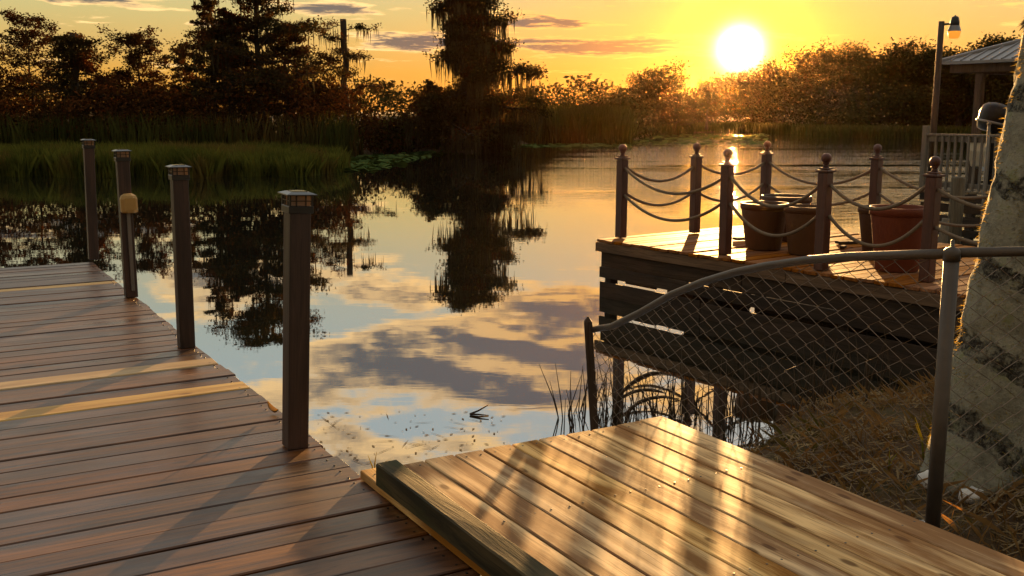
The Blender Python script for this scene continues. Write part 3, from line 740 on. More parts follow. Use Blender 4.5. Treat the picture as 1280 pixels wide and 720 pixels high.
b.lathe([(0.034, -0.03), (0.034, 0.010), (0.026, 0.022), (0.008, 0.028), (0.007, 0.055), (0.0, 0.058)], 14, Matrix.Translation((LP.x, LP.y, LP.z)))
b.build('line_post', M['pipe'], fence, True)
b = MB(); et = at_y(735, 402, EP.y); eb = at_y(743, 535, EP.y); dr = (eb - et)
bot = et + dr * 1.45
b.tube([bot, et + dr * 0.03, et, et + Vector((0, 0, 0.035))], [0.036, 0.036, 0.034, 0.004], 4); b.build('end_post', M['pole'], fence)
# woven wire: zigzag wires, each a thin tube, over the panel below the rail
def rail_z_at(s):
    """height of the rail at distance s along the sloping panel from the end post"""
    for q0, q1 in zip(rail[:-1], rail[1:]):
        s0 = (q0 - EP).to_2d().length; s1 = (q1 - EP).to_2d().length
        if s <= s1: return q0.z + (q1.z - q0.z) * (s - s0) / max(1e-6, s1 - s0)
    return rail[-1].z
def wire_panel(start, dirv, L, topf, botf, w, h):
    mb = MB(); dirv = dirv.normalized(); nrm = Vector((-dirv.y, dirv.x, 0)); n = int(L / (w / 2)) + 2
    for k in range(n):
        s0 = k * w / 2; run = []
        j = 0; zt = topf(min(max(s0, 0), L)) + 0.02; z = 1.62
        z = math.floor(zt / (h / 2)) * (h / 2)
        jj = int(round(z / (h / 2)))
        while True:
            odd = (jj + k) % 2
            s = s0 + (w / 4 if odd else -w / 4) + 0.004 * math.sin(k * 3.1 + jj * 1.7)
            if s < 0 or s > L: s = min(max(s, 0), L)
            z = jj * h / 2 + 0.004 * math.sin(k * 1.3 + jj)
            lim = botf(s)
            if z <= topf(s) + 0.03:
                run.append(start + dirv * s + nrm * (0.004 if odd else -0.004) + Vector((0, 0, z - start.z)))
            jj -= 1
            if z < lim or jj < -40: break
        if len(run) > 1: mb.tube(run, 0.0025, 4, False)
    return mb
Lp = (LP - EP).to_2d().length; dv = LP - EP; dv.z = 0
def gbot(st, dd):
    return lambda s: max(-0.12, bank_z(st.x + dd.x * s, st.y + dd.y * s) - 0.03)
dn = dv.normalized()
wm = wire_panel(EP, dn, Lp, rail_z_at, gbot(EP, dn), 0.122, 0.078); wm.build('wire_mesh', M['wire'], fence)
wm = wire_panel(LP, d3, 2.5, lambda s: LP.z, gbot(LP, d3), 0.122, 0.078); wm.build('wire_mesh', M['wire'], fence)

# ------------------------------------------------------------------ palm trunk at the right edge
PB = Vector((2.28, 4.95, 0)); PB.z = bank_z(PB.x, PB.y) - 0.05
palm = empty('palm_tree', 'leaning pale grey palm trunk with dark rings and glowing fuzzy edge, right edge', 'palm', PB)
mb = MB(); n = 40; pts = []; HT = 5.6
nz = 150; k0 = 0
def palm_axis(z): return Vector((0.150 * z - 0.004 * z * z, 0.02 * z, z))
def palm_r(z): return 0.205 - 0.010 * min(z, 4) + 0.055 * math.exp(-z / 0.22)
for i in range(nz + 1):
    z = HT * i / nz; c = palm_axis(z); r0 = palm_r(z)
    for j in range(n):
        a = 2 * math.pi * j / n
        zz_ = z + 0.62 * (c.x + r0 * math.cos(a)) + 0.08 * math.sin(a * 2 + z * 2.1)
        fr = (zz_ / 0.42 + 0.30) % 1.0
        r_ = r0 - (0.010 if 0.02 < fr < 0.27 else 0.0) + 0.005 * hash_noise(a * 4, z * 9) + 0.004 * hash_noise(a * 11, z * 23)
        mb.v.append((c.x + r_ * math.cos(a), c.y + r_ * math.sin(a), z))
for i in range(nz):
    for j in range(n):
        jj = (j + 1) % n; mb.f.append((i * n + j, i * n + jj, (i + 1) * n + jj, (i + 1) * n + j))
mb.build('trunk', M['palm'], palm, True)
# fuzz of moss and fibres all round the trunk
V = []
for _ in range(8000):
    z = rng.uniform(0.05, 3.3); a = rng.uniform(0, 2 * math.pi); c = palm_axis(z); r0 = palm_r(z) - 0.003
    zz_ = z + 0.62 * (c.x + r0 * math.cos(a)); dens_ = 0.12 + 0.88 * (hash_noise(a * 2.0, z * 6) + 0.5 * hash_noise(a * 5, z * 17) > 0.15)
    if rng.random() > dens_: continue
    nrm = Vector((math.cos(a), math.sin(a), 0)); p = c + nrm * r0
    L = rng.uniform(0.008, 0.034); d = (nrm + Vector(rng.normal(0, 0.5, 3))).normalized(); sd = d.orthogonal().normalized() * 0.0022
    V += [p - sd, p + sd, p + d * L + Vector((0, 0, -0.004))]
me = poly_mesh('fuzz', np.array([tuple(v) for v in V]), 3); o = link('fuzz', me, M['fuzz'], palm); o['kind'] = 'stuff'
# fibre clump on the trunk near the top of the picture
V = []
cc = at_y(1279, 27, 4.95 + 0.05) - PB
for _ in range(500):
    d = Vector(rng.normal(0, 1, 3)).normalized(); p = cc + Vector((0.035, 0, 0)) + d * rng.uniform(0, 0.028)
    L = rng.uniform(0.015, 0.04); sd = d.orthogonal().normalized() * 0.004; q = d + Vector((0, 0, -0.5))
    V += [p - sd, p + sd, p + q * L]
me = poly_mesh('fibre_clump', np.array([tuple(v) for v in V]), 3); o = link('fibre_clump', me, M['twig'], palm); o['kind'] = 'stuff'
# crown above the picture
mbF = MB(); top = palm_axis(HT)
for k in range(16):
    a = k * 2.399; el0 = rng.uniform(0.2, 1.0); L = rng.uniform(1.5, 2.0); pts = []
    for i in range(9):
        t = i / 8; rr_ = L * t * math.cos(el0 * (1 - t)); pts.append(top + Vector((math.cos(a) * rr_, math.sin(a) * rr_, L * (0.55 * math.sin(el0) * t - 0.55 * t * t))))
    fr = MB(); fr.tube(pts, [0.02 * (1 - 0.8 * i / 8) for i in range(9)], 5)
    for i in range(1, 36):
        t = i / 36; q = pts[min(7, int(t * 8))].lerp(pts[min(8, int(t * 8) + 1)], t * 8 - int(t * 8)); sd = Vector((-math.sin(a), math.cos(a), 0)); dr_ = Vector((math.cos(a), math.sin(a), 0))
        for s_ in (-1, 1):
            l = 0.55 * math.sin(math.pi * (0.1 + 0.85 * t)); e_ = q + sd * s_ * l + dr_ * l * 0.5 - Vector((0, 0, 0.35 * l))
            fr.add([q - dr_ * 0.012, q + dr_ * 0.012, e_], [(0, 1, 2)])
    fr.build('frond', M['leaf_oak'], palm)

# ------------------------------------------------------------------ boathouse dock, railing, lamp, roof, boat (right, behind the palm)
YB = 18.0
c0 = at_y(1166, 167, YB); ub, vb = c0.dot(U2), c0.dot(V2)
ZB = 0.78
bd = empty('boat_dock', 'weathered wooden boat dock with dark side planks behind the rope deck', 'dock', P2(ub, vb, 0), rot_from(V2))
LBk = 5.0
bdm = board_mesh('plank', 5.0, 0.138, 0.035, 0.004); bdm.materials.append(M['piling'])
for i in range(34):
    o = link('board', bdm, None, bd); o.location = (2.42, 0.1 - 0.146 * (i + 0.5), ZB + rnd.uniform(-0.003, 0.003))
def bplank(u0, u1, v, z0, z1, mat):
    L = abs(u1 - u0); b = MB(); b.bevbox((-L / 2, -0.018, 0), (L / 2, 0.018, z1 - z0), 0.004); o = b.build('side_plank', mat, bd); o.location = (v, (u0 + u1) / 2, z0); o.rotation_euler = (0, 0, math.pi / 2)
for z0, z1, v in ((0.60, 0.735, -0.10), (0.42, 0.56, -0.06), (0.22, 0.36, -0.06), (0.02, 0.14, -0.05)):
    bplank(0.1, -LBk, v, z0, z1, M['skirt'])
for u in (0.0, -1.25, -2.6, -4.2):
    b = MB(); b.tube([(0, 0, -1.0), (0, 0, ZB - 0.04)], 0.09, 12); o = b.build('piling', M['skirt'], bd, True); o.location = (0.12, u, 0)
rl = empty('dock_railing', 'pale grey wooden picket railing on the boat dock below the lamp', 'railing', P2(ub, vb, ZB + 0.002), rot_from(V2))
hr = c0.z - ZB
b = MB(); b.bevbox((-0.05, -LBk, hr - 0.035), (0.05, 0.10, hr), 0.004); b.build('top_rail', M['rail'], rl)
b = MB(); b.bevbox((-0.018, -LBk, hr - 0.135), (0.018, 0.06, hr - 0.045), 0.003); b.build('upper_rail', M['rail'], rl)
b = MB(); b.bevbox((-0.018, -LBk, 0.05), (0.018, 0.06, 0.13), 0.003); b.build('lower_rail', M['rail'], rl)
pk = MB(); pk.bevbox((-0.018, -0.019, 0.0), (0.018, 0.019, hr - 0.05), 0.003); pkm = pk.mesh('picket'); pkm.materials.append(M['rail'])
for i in range(24):
    o = link('picket', pkm, None, rl); o.location = (-0.040, -0.10 - 0.118 * i, 0.01)
for u in (0.06, -1.9, -3.8):
    b = MB(); b.bevbox((-0.045, -0.045, 0), (0.045, 0.045, hr + (0.13 if u > 0 else -0.04)), 0.005); o = b.build('rail_post', M['rail'], rl); o.location = (0.0 if u > 0 else 0.07, u + 0.07, 0)
# lamp pole
lp_ = at_y(1172, 90, YB + 0.25)
tp = at_y(1172, 27, YB + 0.25).z
lamp = empty('yard_lamp', 'dark wooden pole with amber yard lamp on a short arm above the railing', 'lamp', (lp_.x, lp_.y, ZB + 0.004))
b = MB(); b.tube([(0, 0, 0), (0, 0, (tp - ZB) * 0.5), (0.01, 0, tp - ZB)], [0.058, 0.054, 0.050], 14); b.build('pole', M['pole'], lamp, True)
k = YB / 1300.0; hz = tp - ZB
b = MB(); b.tube([(0.05, -0.02, hz - 0.05), (0.12, -0.03, hz - 0.045), (0.20, -0.04, hz - 0.04)], 0.018, 8); b.build('arm', M['black'], lamp, True)
xh = (1188 - 1172) * k
b = MB(); b.lathe([(0.075, hz - 0.07), (0.078, hz - 0.02), (0.062, hz + 0.05), (0.05, hz + 0.075), (0.018, hz + 0.08), (0.012, hz + 0.10)], 16, Matrix.Translation((xh, -0.04, 0))); hd = b.build('head', M['black'], lamp, True)
b = MB(); b.lathe([(0.078, hz - 0.071), (0.115, hz - 0.16), (0.118, hz - 0.165)], 16, Matrix.Translation((xh, -0.04, 0)), False); b.build('shade', M['steel'], lamp, True)
b = MB(); b.lathe([(0.108, hz - 0.166), (0.100, hz - 0.22), (0.082, hz - 0.285), (0.03, hz - 0.292)], 16, Matrix.Translation((xh, -0.04, 0))); b.build('lens', M['lamp_lens'], lamp, True)
# thin white marker pole and a round piling in front of the railing
p = at_y(1230, 240, YB - 1.6)
b = MB(); zt = at_y(1231, 155, YB - 1.6).z; b.tube([(0, 0, -0.8), (0, 0, zt)], 0.022, 10); b.lathe([(0.0, zt - 0.03), (0.04, zt), (0.0, zt + 0.04)], 10, None, False)
o = b.build('marker_pole', M['rail'], None, True); o.location = (p.x, p.y, 0); tag(o, 'thin grey pole standing in front of the picket railing', 'pole')
p = at_y(1196, 240, YB - 1.9); zt = at_y(1196, 221, YB - 1.9).z
b = MB(); b.tube([(0, 0, -0.8), (0.01, 0, zt - 0.03), (0.01, 0, zt)], [0.11, 0.105, 0.09], 16); o = b.build('mooring_piling', M['piling'], None, True); o.location = (p.x, p.y, 0); tag(o, 'short round grey piling before the picket railing', 'piling')
p = at_y(1184, 250, YB - 3.4)
b = MB(); b.tube([(-0.12, 0, -0.6), (-0.02, 0, 0.35), (0.0, 0, 0.62)], [0.07, 0.065, 0.05], 12); o = b.build('mooring_piling', M['piling'], None, True); o.location = (p.x, p.y, 0); tag(o, 'leaning weathered piling just right of the nearest rope post', 'piling')
# boathouse roof
YR = 21.0
ec = at_y(1176.5, 77, YR); zE = ec.z
bh = empty('boathouse', 'open boathouse with grey ribbed metal hip roof beyond the railing', 'boathouse', (ec.x, ec.y, 0), rot_from(V2))
Lr, Wr, pit = 7.0, 5.0, 0.36
hrz = pit * Wr / 2
# local x = V2 (away), local y = U2; the far corner is the origin, the roof runs towards -y
A_, B_, C_, D_ = (0, 0, zE), (0, -Lr, zE), (Wr, -Lr, zE), (Wr, 0, zE)
E_, F_ = (Wr / 2, -Wr / 2, zE + hrz), (Wr / 2, -Lr + Wr / 2, zE + hrz)
b = MB(); th = 0.05
def dn_(p): return (p[0], p[1], p[2] - th)
vv = [A_, B_, C_, D_, E_, F_] + [dn_(q) for q in (A_, B_, C_, D_, E_, F_)]
b.add(vv, [(0, 4, 5, 1)[::-1], (1, 5, 2)[::-1], (2, 5, 4, 3)[::-1], (3, 4, 0)[::-1], (6, 10, 11, 7), (7, 11, 8), (8, 11, 10, 9), (9, 10, 6), (0, 1, 7, 6)[::-1], (1, 2, 8, 7)[::-1], (2, 3, 9, 8)[::-1], (3, 0, 6, 9)[::-1]])
roof = b.build('roof', M['roof'], bh)
for i in range(1, 34):
    y = -Lr * i / 34; run = min(-y, Lr + y, Wr / 2)
    m_ = MB(); m_.tube([(0.0, y, zE + 0.012), (run, y, zE + 0.012 + run * pit)], 0.018, 4); m_.build('seam', M['roof'], roof)
m_ = MB(); m_.tube([Vector(A_) + Vector((0, 0, 0.02)), Vector(E_) + Vector((0, 0, 0.03))], 0.04, 6); m_.tube([Vector(E_) + Vector((0, 0, 0.03)), Vector(F_) + Vector((0, 0, 0.03))], 0.05, 6); m_.build('ridge_cap', M['roof'], roof)
b = MB(); b.bevbox((0.12, -Lr + 0.12, zE - 0.22), (0.18, -0.12, zE - 0.055), 0.004); b.build('beam', M['pole'], bh)
b = MB(); b.bevbox((0.19, -0.20, zE - 0.22), (Wr - 0.12, -0.14, zE - 0.055), 0.004); b.build('beam', M['pole'], bh)
b = MB(); b.bevbox((Wr - 0.2, -Lr + 0.12, zE - 0.22), (Wr - 0.14, -0.21, zE - 0.055), 0.004); b.build('beam', M['pole'], bh)
for x, y in ((0.25, -0.7), (0.25, -3.4), (0.25, -6.4), (Wr - 0.3, -0.3), (Wr - 0.3, -3.4), (Wr - 0.3, -6.4)):
    q = MB(); q.bevbox((-0.07, -0.07, -1.0), (0.07, 0.07, zE - 0.06), 0.006); o = q.build('post', M['pole'], bh); o.location = (x, y, 0)
# small boat on its lift with a dark outboard motor
p = at_y(1215, 210, YB + 1.5)
boat = empty('small_boat', 'cream small boat behind the pickets with a black outboard motor', 'boat', (p.x, p.y, 0.92), rot_from(V2))
b = MB(); ns = 12; secs = []
for i in range(ns + 1):
    t = i / ns; y = -t * 4.2 + 0.2; wd = 0.85 * min(1.0, (1 - t) * 2.2 + 0.02) ** 0.7 if t > 0.5 else 0.85
    ky = 0.0 + 0.25 * max(0, t - 0.6) ** 1.2 * 2
    secs.append([(-wd, y, 0.62 + 0.15 * t), (-wd * 0.96, y, 0.45), (-wd * 0.78, y, 0.16 + ky), (0, y, ky), (wd * 0.78, y, 0.16 + ky), (wd * 0.96, y, 0.45), (wd, y, 0.62 + 0.15 * t)])
for s_ in secs: b.v += s_
for i in range(ns):
    for j in range(6): b.f.append((i * 7 + j, i * 7 + j + 1, (i + 1) * 7 + j + 1, (i + 1) * 7 + j))
b.f.append(tuple(range(7))[::-1]); hull = b.build('hull', M['cream'], boat); hull.location = (0.95, 0, 0)
b = MB(); b.tube([(0.95 + x, y, z + 0.01) for x, y, z in [s_[0] for s_ in secs]], 0.03, 6); b.tube([(0.95 + s_[6][0], s_[6][1], s_[6][2] + 0.01) for s_ in secs], 0.03, 6); b.build('gunwale', M['white'], boat, True)
mt = at_y(1243, 146, YB + 0.6)
motor = empty('outboard_motor', 'black outboard motor cowl showing above the picket railing', 'motor', (mt.x, mt.y, 0.55), R(-15))
zc = mt.z - 0.55
b = MB(); prof = [(0.13, -0.27), (0.19, -0.24), (0.215, -0.10), (0.225, 0.05), (0.205, 0.16), (0.15, 0.22), (0.05, 0.245)]
b.lathe(prof, 20, Matrix.Translation((0, 0, zc)) @ Matrix.Rotation(R(14), 4, 'Y') @ Matrix.Diagonal((1.18, 1.35, 1.0, 1))); b.build('cowl', M['cowl'], motor, True)
b = MB(); b.lathe([(0.232, -0.13), (0.236, -0.12), (0.236, -0.10), (0.232, -0.09)], 20, Matrix.Translation((0, 0, zc)) @ Matrix.Rotation(R(14), 4, 'Y') @ Matrix.Diagonal((1.18, 1.35, 1.0, 1)), False); b.build('trim_band', M['steel'], motor, True)
b = MB(); b.bevbox((-0.06, -0.09, 0.25 - 0.6), (0.06, 0.09, zc - 0.25), 0.02); b.build('leg', M['cowl'], motor)

# ------------------------------------------------------------------ trees
def leaves(C, n, spread, size, rg, flat=0.0, aspect=0.5):
    """rhombic leaf faces scattered round the clump centres"""
    C = np.asarray(C); m = len(C)
    ctr = np.repeat(C, n, axis=0) + rg.normal(0, 1, (m * n, 3)) * np.asarray(spread)
    a = rg.normal(0, 1, (m * n, 3)); a[:, 2] *= (1 - flat); a /= np.linalg.norm(a, axis=1)[:, None]
    r_ = rg.normal(0, 1, (m * n, 3)); b_ = np.cross(a, r_); b_ /= np.linalg.norm(b_, axis=1)[:, None] + 1e-9
    l = rg.uniform(0.6, 1.3, (m * n, 1)) * size
    V = np.empty((m * n, 4, 3)); V[:, 0] = ctr - a * l / 2; V[:, 1] = ctr + b_ * l * aspect / 2; V[:, 2] = ctr + a * l / 2; V[:, 3] = ctr - b_ * l * aspect / 2
    return V.reshape(-1, 3)
def strands(Pn, lo, hi, w, rg):
    """hanging tapered moss: two crossed narrow kite faces each"""
    Pn = np.asarray(Pn); m = len(Pn); L = lo + (hi - lo) * rg.random(m) ** 2.2; a = rg.uniform(0, math.pi, m); W_ = w * rg.uniform(0.35, 1.1, m)
    out = np.empty((m, 2, 4, 3)); sway = rg.normal(0, 0.05, (m, 2))
    for k in range(2):
        dx = np.cos(a + k * math.pi / 2) * W_ / 2; dy = np.sin(a + k * math.pi / 2) * W_ / 2
        mid = Pn.copy(); mid[:, 2] -= L * 0.35
        out[:, k, 0] = Pn; out[:, k, 2] = Pn - np.stack([sway[:, 0] * L, sway[:, 1] * L, L], 1)
        out[:, k, 1] = mid + np.stack([dx, dy, np.zeros(m)], 1); out[:, k, 3] = mid - np.stack([dx, dy, np.zeros(m)], 1)
    return out.reshape(-1, 3)

def make_tree(kind, seed, h, cw, leaf, nleaf, r0, moss=0, low=0.25, lean=0.0, topcut=None):
    """returns wood MB, leaf array, moss array; base at the origin"""
    rg = np.random.default_rng(seed); wmb = MB(); clumps = []; mpts = []
    nseg = 10; tr = []; wob = rg.normal(0, 0.02 * h, (nseg + 1, 2)); wob[0] = 0
    for i in range(nseg + 1):
        t = i / nseg; tr.append(Vector((lean * h * t + wob[i][0] * t, wob[i][1] * t, h * t)))
    if kind == 'oak': tr = tr[:8]
    tl = len(tr) - 1
    def trunk_at(t):
        q = min(max(t * nseg, 0), tl - 1e-6); i = int(q); return tr[i].lerp(tr[i + 1], q - i)
    def trunk_r(t): return r0 * (1 - 0.85 * t) + r0 * 0.5 * math.exp(-t * 18)
    rads = [trunk_r(i / nseg) for i in range(len(tr))]
    if topcut: rads = [max(r_, topcut) for r_ in rads]
    wmb.tube(tr, rads, 8)
    nl = {'oak': 16, 'cypress': 30, 'snag': 10, 'mossy': 34}[kind]
    for k in range(nl):
        f = (k + rg.uniform(0, 1)) / nl; t = low + (0.98 - low) * f
        if kind == 'oak': t = min(t, 0.69)
        a = k * 2.399 + rg.uniform(-0.5, 0.5)
        if kind == 'oak':
            L = cw / 2 * rg.uniform(0.75, 1.05); el_ = rg.uniform(0.15, 0.5) + 0.75 * f
        elif kind == 'cypress':
            L = cw / 2 * (1.05 - 0.66 * f) * rg.uniform(0.4, 1.15); el_ = rg.uniform(-0.1, 0.55) + 0.3 * f
        elif kind == 'mossy':
            L = cw / 2 * (1.08 - 0.80 * f) * rg.choice([0.5, 0.7, 0.9, 1.1]) * rg.uniform(0.85, 1.1); el_ = rg.uniform(-0.1, 0.5)
        else:
            L = cw / 2 * rg.uniform(0.5, 1.0); el_ = rg.uniform(-0.1, 0.4)
        if kind == 'oak': el_ = min(el_, 1.3)
        base = trunk_at(t); pts = [base]; rr_ = [trunk_r(t) * 0.5]
        ns_ = 6; p = base.copy(); dr = 0.0
        for i in range(ns_):
            st = L / ns_; e2 = el_ - (0.5 if kind in ('cypress', 'mossy', 'snag') else 0.15) * (i / ns_) ** 1.5 + rg.normal(0, 0.10); a += rg.normal(0, 0.16)
            p = p + Vector((math.cos(a) * math.cos(e2), math.sin(a) * math.cos(e2), math.sin(e2))) * st
            pts.append(p.copy()); rr_.append(rr_[0] * (1 - 0.85 * (i + 1) / ns_))
        wmb.tube(pts, rr_, 5, False)
        for i in range(1, ns_ + 1):
            for _ in range(2 if kind == 'oak' else 2):
                if rg.random() < (0.15 if i < 2 else 0.0): continue
                a2 = a + rg.choice([-1, 1]) * rg.uniform(0.5, 1.3); l2 = L * rg.uniform(0.18, 0.38); e3 = rg.uniform(-0.2, 0.5) if kind != 'oak' else rg.uniform(0, 1.1)
                q0 = pts[i]; q1 = q0 + Vector((math.cos(a2) * math.cos(e3), math.sin(a2) * math.cos(e3), math.sin(e3))) * l2
                wmb.tube([q0, q0.lerp(q1, 0.5) + Vector((0, 0, 0.03 * l2)), q1], [rr_[i] * 0.5 + 0.004, rr_[i] * 0.3 + 0.003, 0.004], 4, False)
                if kind == 'snag' and rg.random() < 0.45: continue
                clumps.append(q1); clumps.append(q0.lerp(q1, 0.55))
                mpts += [q0.lerp(q1, s_) for s_ in rg.uniform(0, 1, 3)]
        mpts += pts[1:]
    C = np.array([tuple(c) for c in clumps])
    sp = cw * {'oak': 0.062, 'cypress': 0.026, 'snag': 0.030, 'mossy': 0.032}[kind]
    fl = {'oak': 0.1, 'cypress': 0.35, 'snag': 0.4, 'mossy': 0.3}[kind]
    # some clumps are dense, some nearly bare
    wgt = rg.gamma(0.8, 1.0, len(C)) if kind != 'oak' else rg.gamma(2.0, 1.0, len(C))
    cnt = np.round(wgt / wgt.sum() * nleaf).astype(int); C = np.repeat(C, cnt, axis=0)
    LV = leaves(C, 1, (sp, sp, sp * (0.8 if kind == 'oak' else 0.6)), leaf, rg, fl)
    MS = None
    if moss:
        idx = rg.integers(0, len(mpts), moss); Pn = np.array([tuple(mpts[i]) for i in idx]) + rg.normal(0, 1, (moss, 3)) * np.array((0.14, 0.14, 0.05))
        MS = strands(Pn, h * 0.03, h * (0.16 if kind != 'mossy' else 0.24), h * 0.009, rg)
    return wmb, LV, MS
def gz_far(px, Y):
    return 0.25
def place_tree(kind, seed, px, ytop, Y, wpx, leaf, nleaf, r0, label, mat, moss=0, low=0.25, lean=0.0, group=None, topcut=None, name='tree', rz=None):
    top = at_y(px, ytop, Y); h = top.z - 0.25; cw = wpx * Y / 1300.0
    wmb, LV, MS = make_tree(kind, seed, h, cw, leaf, nleaf, r0, moss, low, lean, topcut)
    if kind == 'oak':
        k_ = h / np.percentile(LV[:, 2], 99.7); LV[:, 2] *= k_; wmb.v = [(a, b_, c * k_) for a, b_, c in wmb.v]
        if MS is not None: MS[:, 2] *= k_
    e = empty(name, label, 'tree', (top.x - lean * h, Y, 0.25), 0.0, group)
    wmb.build('trunk', M['bark'], e, True)
    link('crown', poly_mesh('crown', LV, 4), mat, e)
    if MS is not None: link('moss', poly_mesh('moss', MS, 4), M['moss'], e)['kind'] = 'stuff'
    return e
TG = 'trees on the left shore'
place_tree('cypress', 1, 33, 24, 52, 150, 0.14, 9000, 0.10, 'airy tree with open crown at the far left of the shore', M['leaf_rust'], 60, 0.35, group=TG)
place_tree('mossy', 2, 90, 42, 49, 125, 0.14, 9500, 0.26, 'dark thick-trunked tree with blunt top left of the dock posts', M['leaf_cyp'], 260, 0.45, group=TG, topcut=0.2)
place_tree('cypress', 3, 172, 42, 51, 165, 0.14, 11000, 0.12, 'tapering open-branched cypress between the thick dark tree and the big clump', M['leaf_rust'], 120, 0.2, group=TG)
place_tree('cypress', 4, 224, 58, 50, 85, 0.14, 3800, 0.07, 'small sparse sapling just left of the tallest cypress clump', M['leaf_cyp'], 20, 0.3, group=TG)
place_tree('cypress', 33, -30, 50, 50, 150, 0.14, 9000, 0.12, 'tree cut by the left picture edge', M['leaf_rust'], 60, 0.3, group=TG)
place_tree('cypress', 5, 318, -45, 47.5, 225, 0.15, 26000, 0.22, 'tallest spreading cypress running out of the top of the picture', M['leaf_cyp'], 420, 0.30, group=TG)
place_tree('mossy', 6, 284, 10, 47.0, 90, 0.16, 9000, 0.26, 'thick dark trunk left of the tallest cypress, draped in moss', M['leaf_cyp'], 360, 0.35, group=TG, topcut=0.1)
place_tree('cypress', 7, 262, -10, 48.5, 80, 0.16, 7000, 0.13, 'slender cypress at the left side of the tall clump', M['leaf_cyp'], 120, 0.40, group=TG)
place_tree('cypress', 8, 355, 30, 49.0, 160, 0.15, 12000, 0.14, 'lower spreading cypress right of the tall clump', M['leaf_rust'], 300, 0.25, group=TG)
place_tree('snag', 9, 430, 24, 57, 110, 0.14, 3000, 0.24, 'broken-topped snag with drooping mossy branches', M['leaf_cyp'], 240, 0.35, group=TG, topcut=0.17)
place_tree('mossy', 10, 588, -8, 51.5, 190, 0.15, 48000, 0.36, 'dark cypress hung with curtains of moss at the water\'s edge, centre', M['leaf_cyp'], 6500, 0.02, group=TG, topcut=0.17)
place_tree('mossy', 12, 540, 104, 55, 75, 0.16, 6000, 0.12, 'low bushy tree at the left foot of the moss-hung cypress', M['leaf_cyp'], 160, 0.2, group=TG)
TR = 'trees on the far right shore'
place_tree('oak', 21, 820, 80, 97, 82, 0.26, 11000, 0.22, 'round-crowned tree standing alone left of the sun', M['leaf_oak'], 0, 0.2, group=TR)
place_tree('oak', 22, 885, 99, 104, 40, 0.24, 2600, 0.13, 'small slim tree directly under the left of the sun', M['leaf_oak'], 0, 0.25, group=TR)
place_tree('oak', 23, 845, 120, 100, 60, 0.25, 3600, 0.14, 'low bushy tree between the round-crowned tree and the slim one', M['leaf_oak'], 0, 0.1, group=TR)
place_tree('oak', 24, 942, 91, 112, 70, 0.30, 7500, 0.2, 'hazy tree directly below the sun', M['leaf_oak'], 0, 0.2, group=TR)
place_tree('oak', 25, 984, 76, 104, 90, 0.30, 10000, 0.22, 'hazy broad tree right of the sun', M['leaf_oak'], 0, 0.15, group=TR)
place_tree('oak', 26, 1038, 57, 96, 120, 0.32, 17000, 0.32, 'big dark oak, first of the tall mass right of the sun', M['leaf_oak'], 80, 0.15, group=TR)
place_tree('oak', 27, 1092, 53, 92, 120, 0.32, 17000, 0.32, 'big dark oak in the middle of the tall mass', M['leaf_oak'], 80, 0.15, group=TR)
place_tree('oak', 28, 1148, 58, 90, 115, 0.32, 17000, 0.30, 'big dark oak just left of the lamp pole', M['leaf_oak'], 80, 0.15, group=TR)
place_tree('oak', 29, 1205, 60, 86, 110, 0.32, 14000, 0.30, 'dark oak behind the lamp and boathouse eave', M['leaf_oak'], 60, 0.15, group=TR)
place_tree('oak', 30, 1256, 44, 84, 100, 0.32, 14000, 0.30, 'dark oak topping the boathouse roofline', M['leaf_oak'], 60, 0.15, group=TR)
place_tree('oak', 31, 1325, 60, 80, 120, 0.30, 10000, 0.30, 'dark oak at the far right beyond the boathouse', M['leaf_oak'], 0, 0.15, group=TR)
for q, (px, yt, w, Y) in enumerate(((668, 112, 70, 88), (712, 118, 70, 86), (752, 112, 75, 90), (790, 108, 60, 95))):
    place_tree('oak', 40 + q, px, yt, Y, w, 0.24, 3600, 0.14, ('low tree behind the reeds next to the moss-hung cypress', 'low tree behind the middle of the reed bed', 'low tree behind the right end of the reed bed', 'low tree touching the round-crowned tree')[q], M['leaf_oak'], 0, 0.1, group=TR)

# masses that read as one: thicket on the left shore, scrub on the right shore, the far wood
def mass(name, label, cat, spots, leaf, n_each, spread, mat, seed):
    rg = np.random.default_rng(seed); C = np.array(spots)
    V = leaves(C, n_each, spread, leaf, rg, 0.2)
    V[:, 2] = np.maximum(V[:, 2], 0.02)
    o = link(name, poly_mesh(name, V, 4), mat); o['kind'] = 'stuff'; return tag(o, label, cat)
sp = []; rg = np.random.default_rng(90)
for _ in range(1250):
    px = rg.uniform(-420, 545); Y = rg.uniform(44.5, 56) + max(0, (px - 380) / 20); t = rg.random()
    ymin = 108 + 12 * math.sin(px * 0.03) + 10 * math.sin(px * 0.011 + 1) + 30 * math.exp(-((px - 488) / 42) ** 4)
    zt = at_y(px, ymin, Y).z; sp.append((at_y(px, 150, Y).x, Y, 0.15 + (zt - 0.3) * t ** 0.8))
mass('thicket', 'dark swamp thicket under the trees on the left shore', 'thicket', sp, 0.20, 50, (0.35, 0.4, 0.22), M['leaf_rust'], 91)
sp = []
for _ in range(620):
    px = rg.uniform(770, 1330); Y = far_edge(math.degrees(math.atan((px - 640) / 1300))) + rg.uniform(1, 7); t = rg.random()
    ymin = 128 + 6 * math.sin(px * 0.05) - (12 if px > 960 else 0); zt = at_y(px, ymin, Y).z; sp.append((at_y(px, 150, Y).x, Y, 0.1 + (zt - 0.1) * t))
for _ in range(620):
    px = rg.uniform(930, 1360); Y = far_edge(math.degrees(math.atan((px - 640) / 1300))) + rg.uniform(9, 17); t = rg.random()
    ymin = 96 + 7 * math.sin(px * 0.04) - (14 if px > 1000 else 0); zt = at_y(px, ymin, Y).z; sp.append((at_y(px, 150, Y).x, Y, 0.1 + (zt - 0.1) * t))
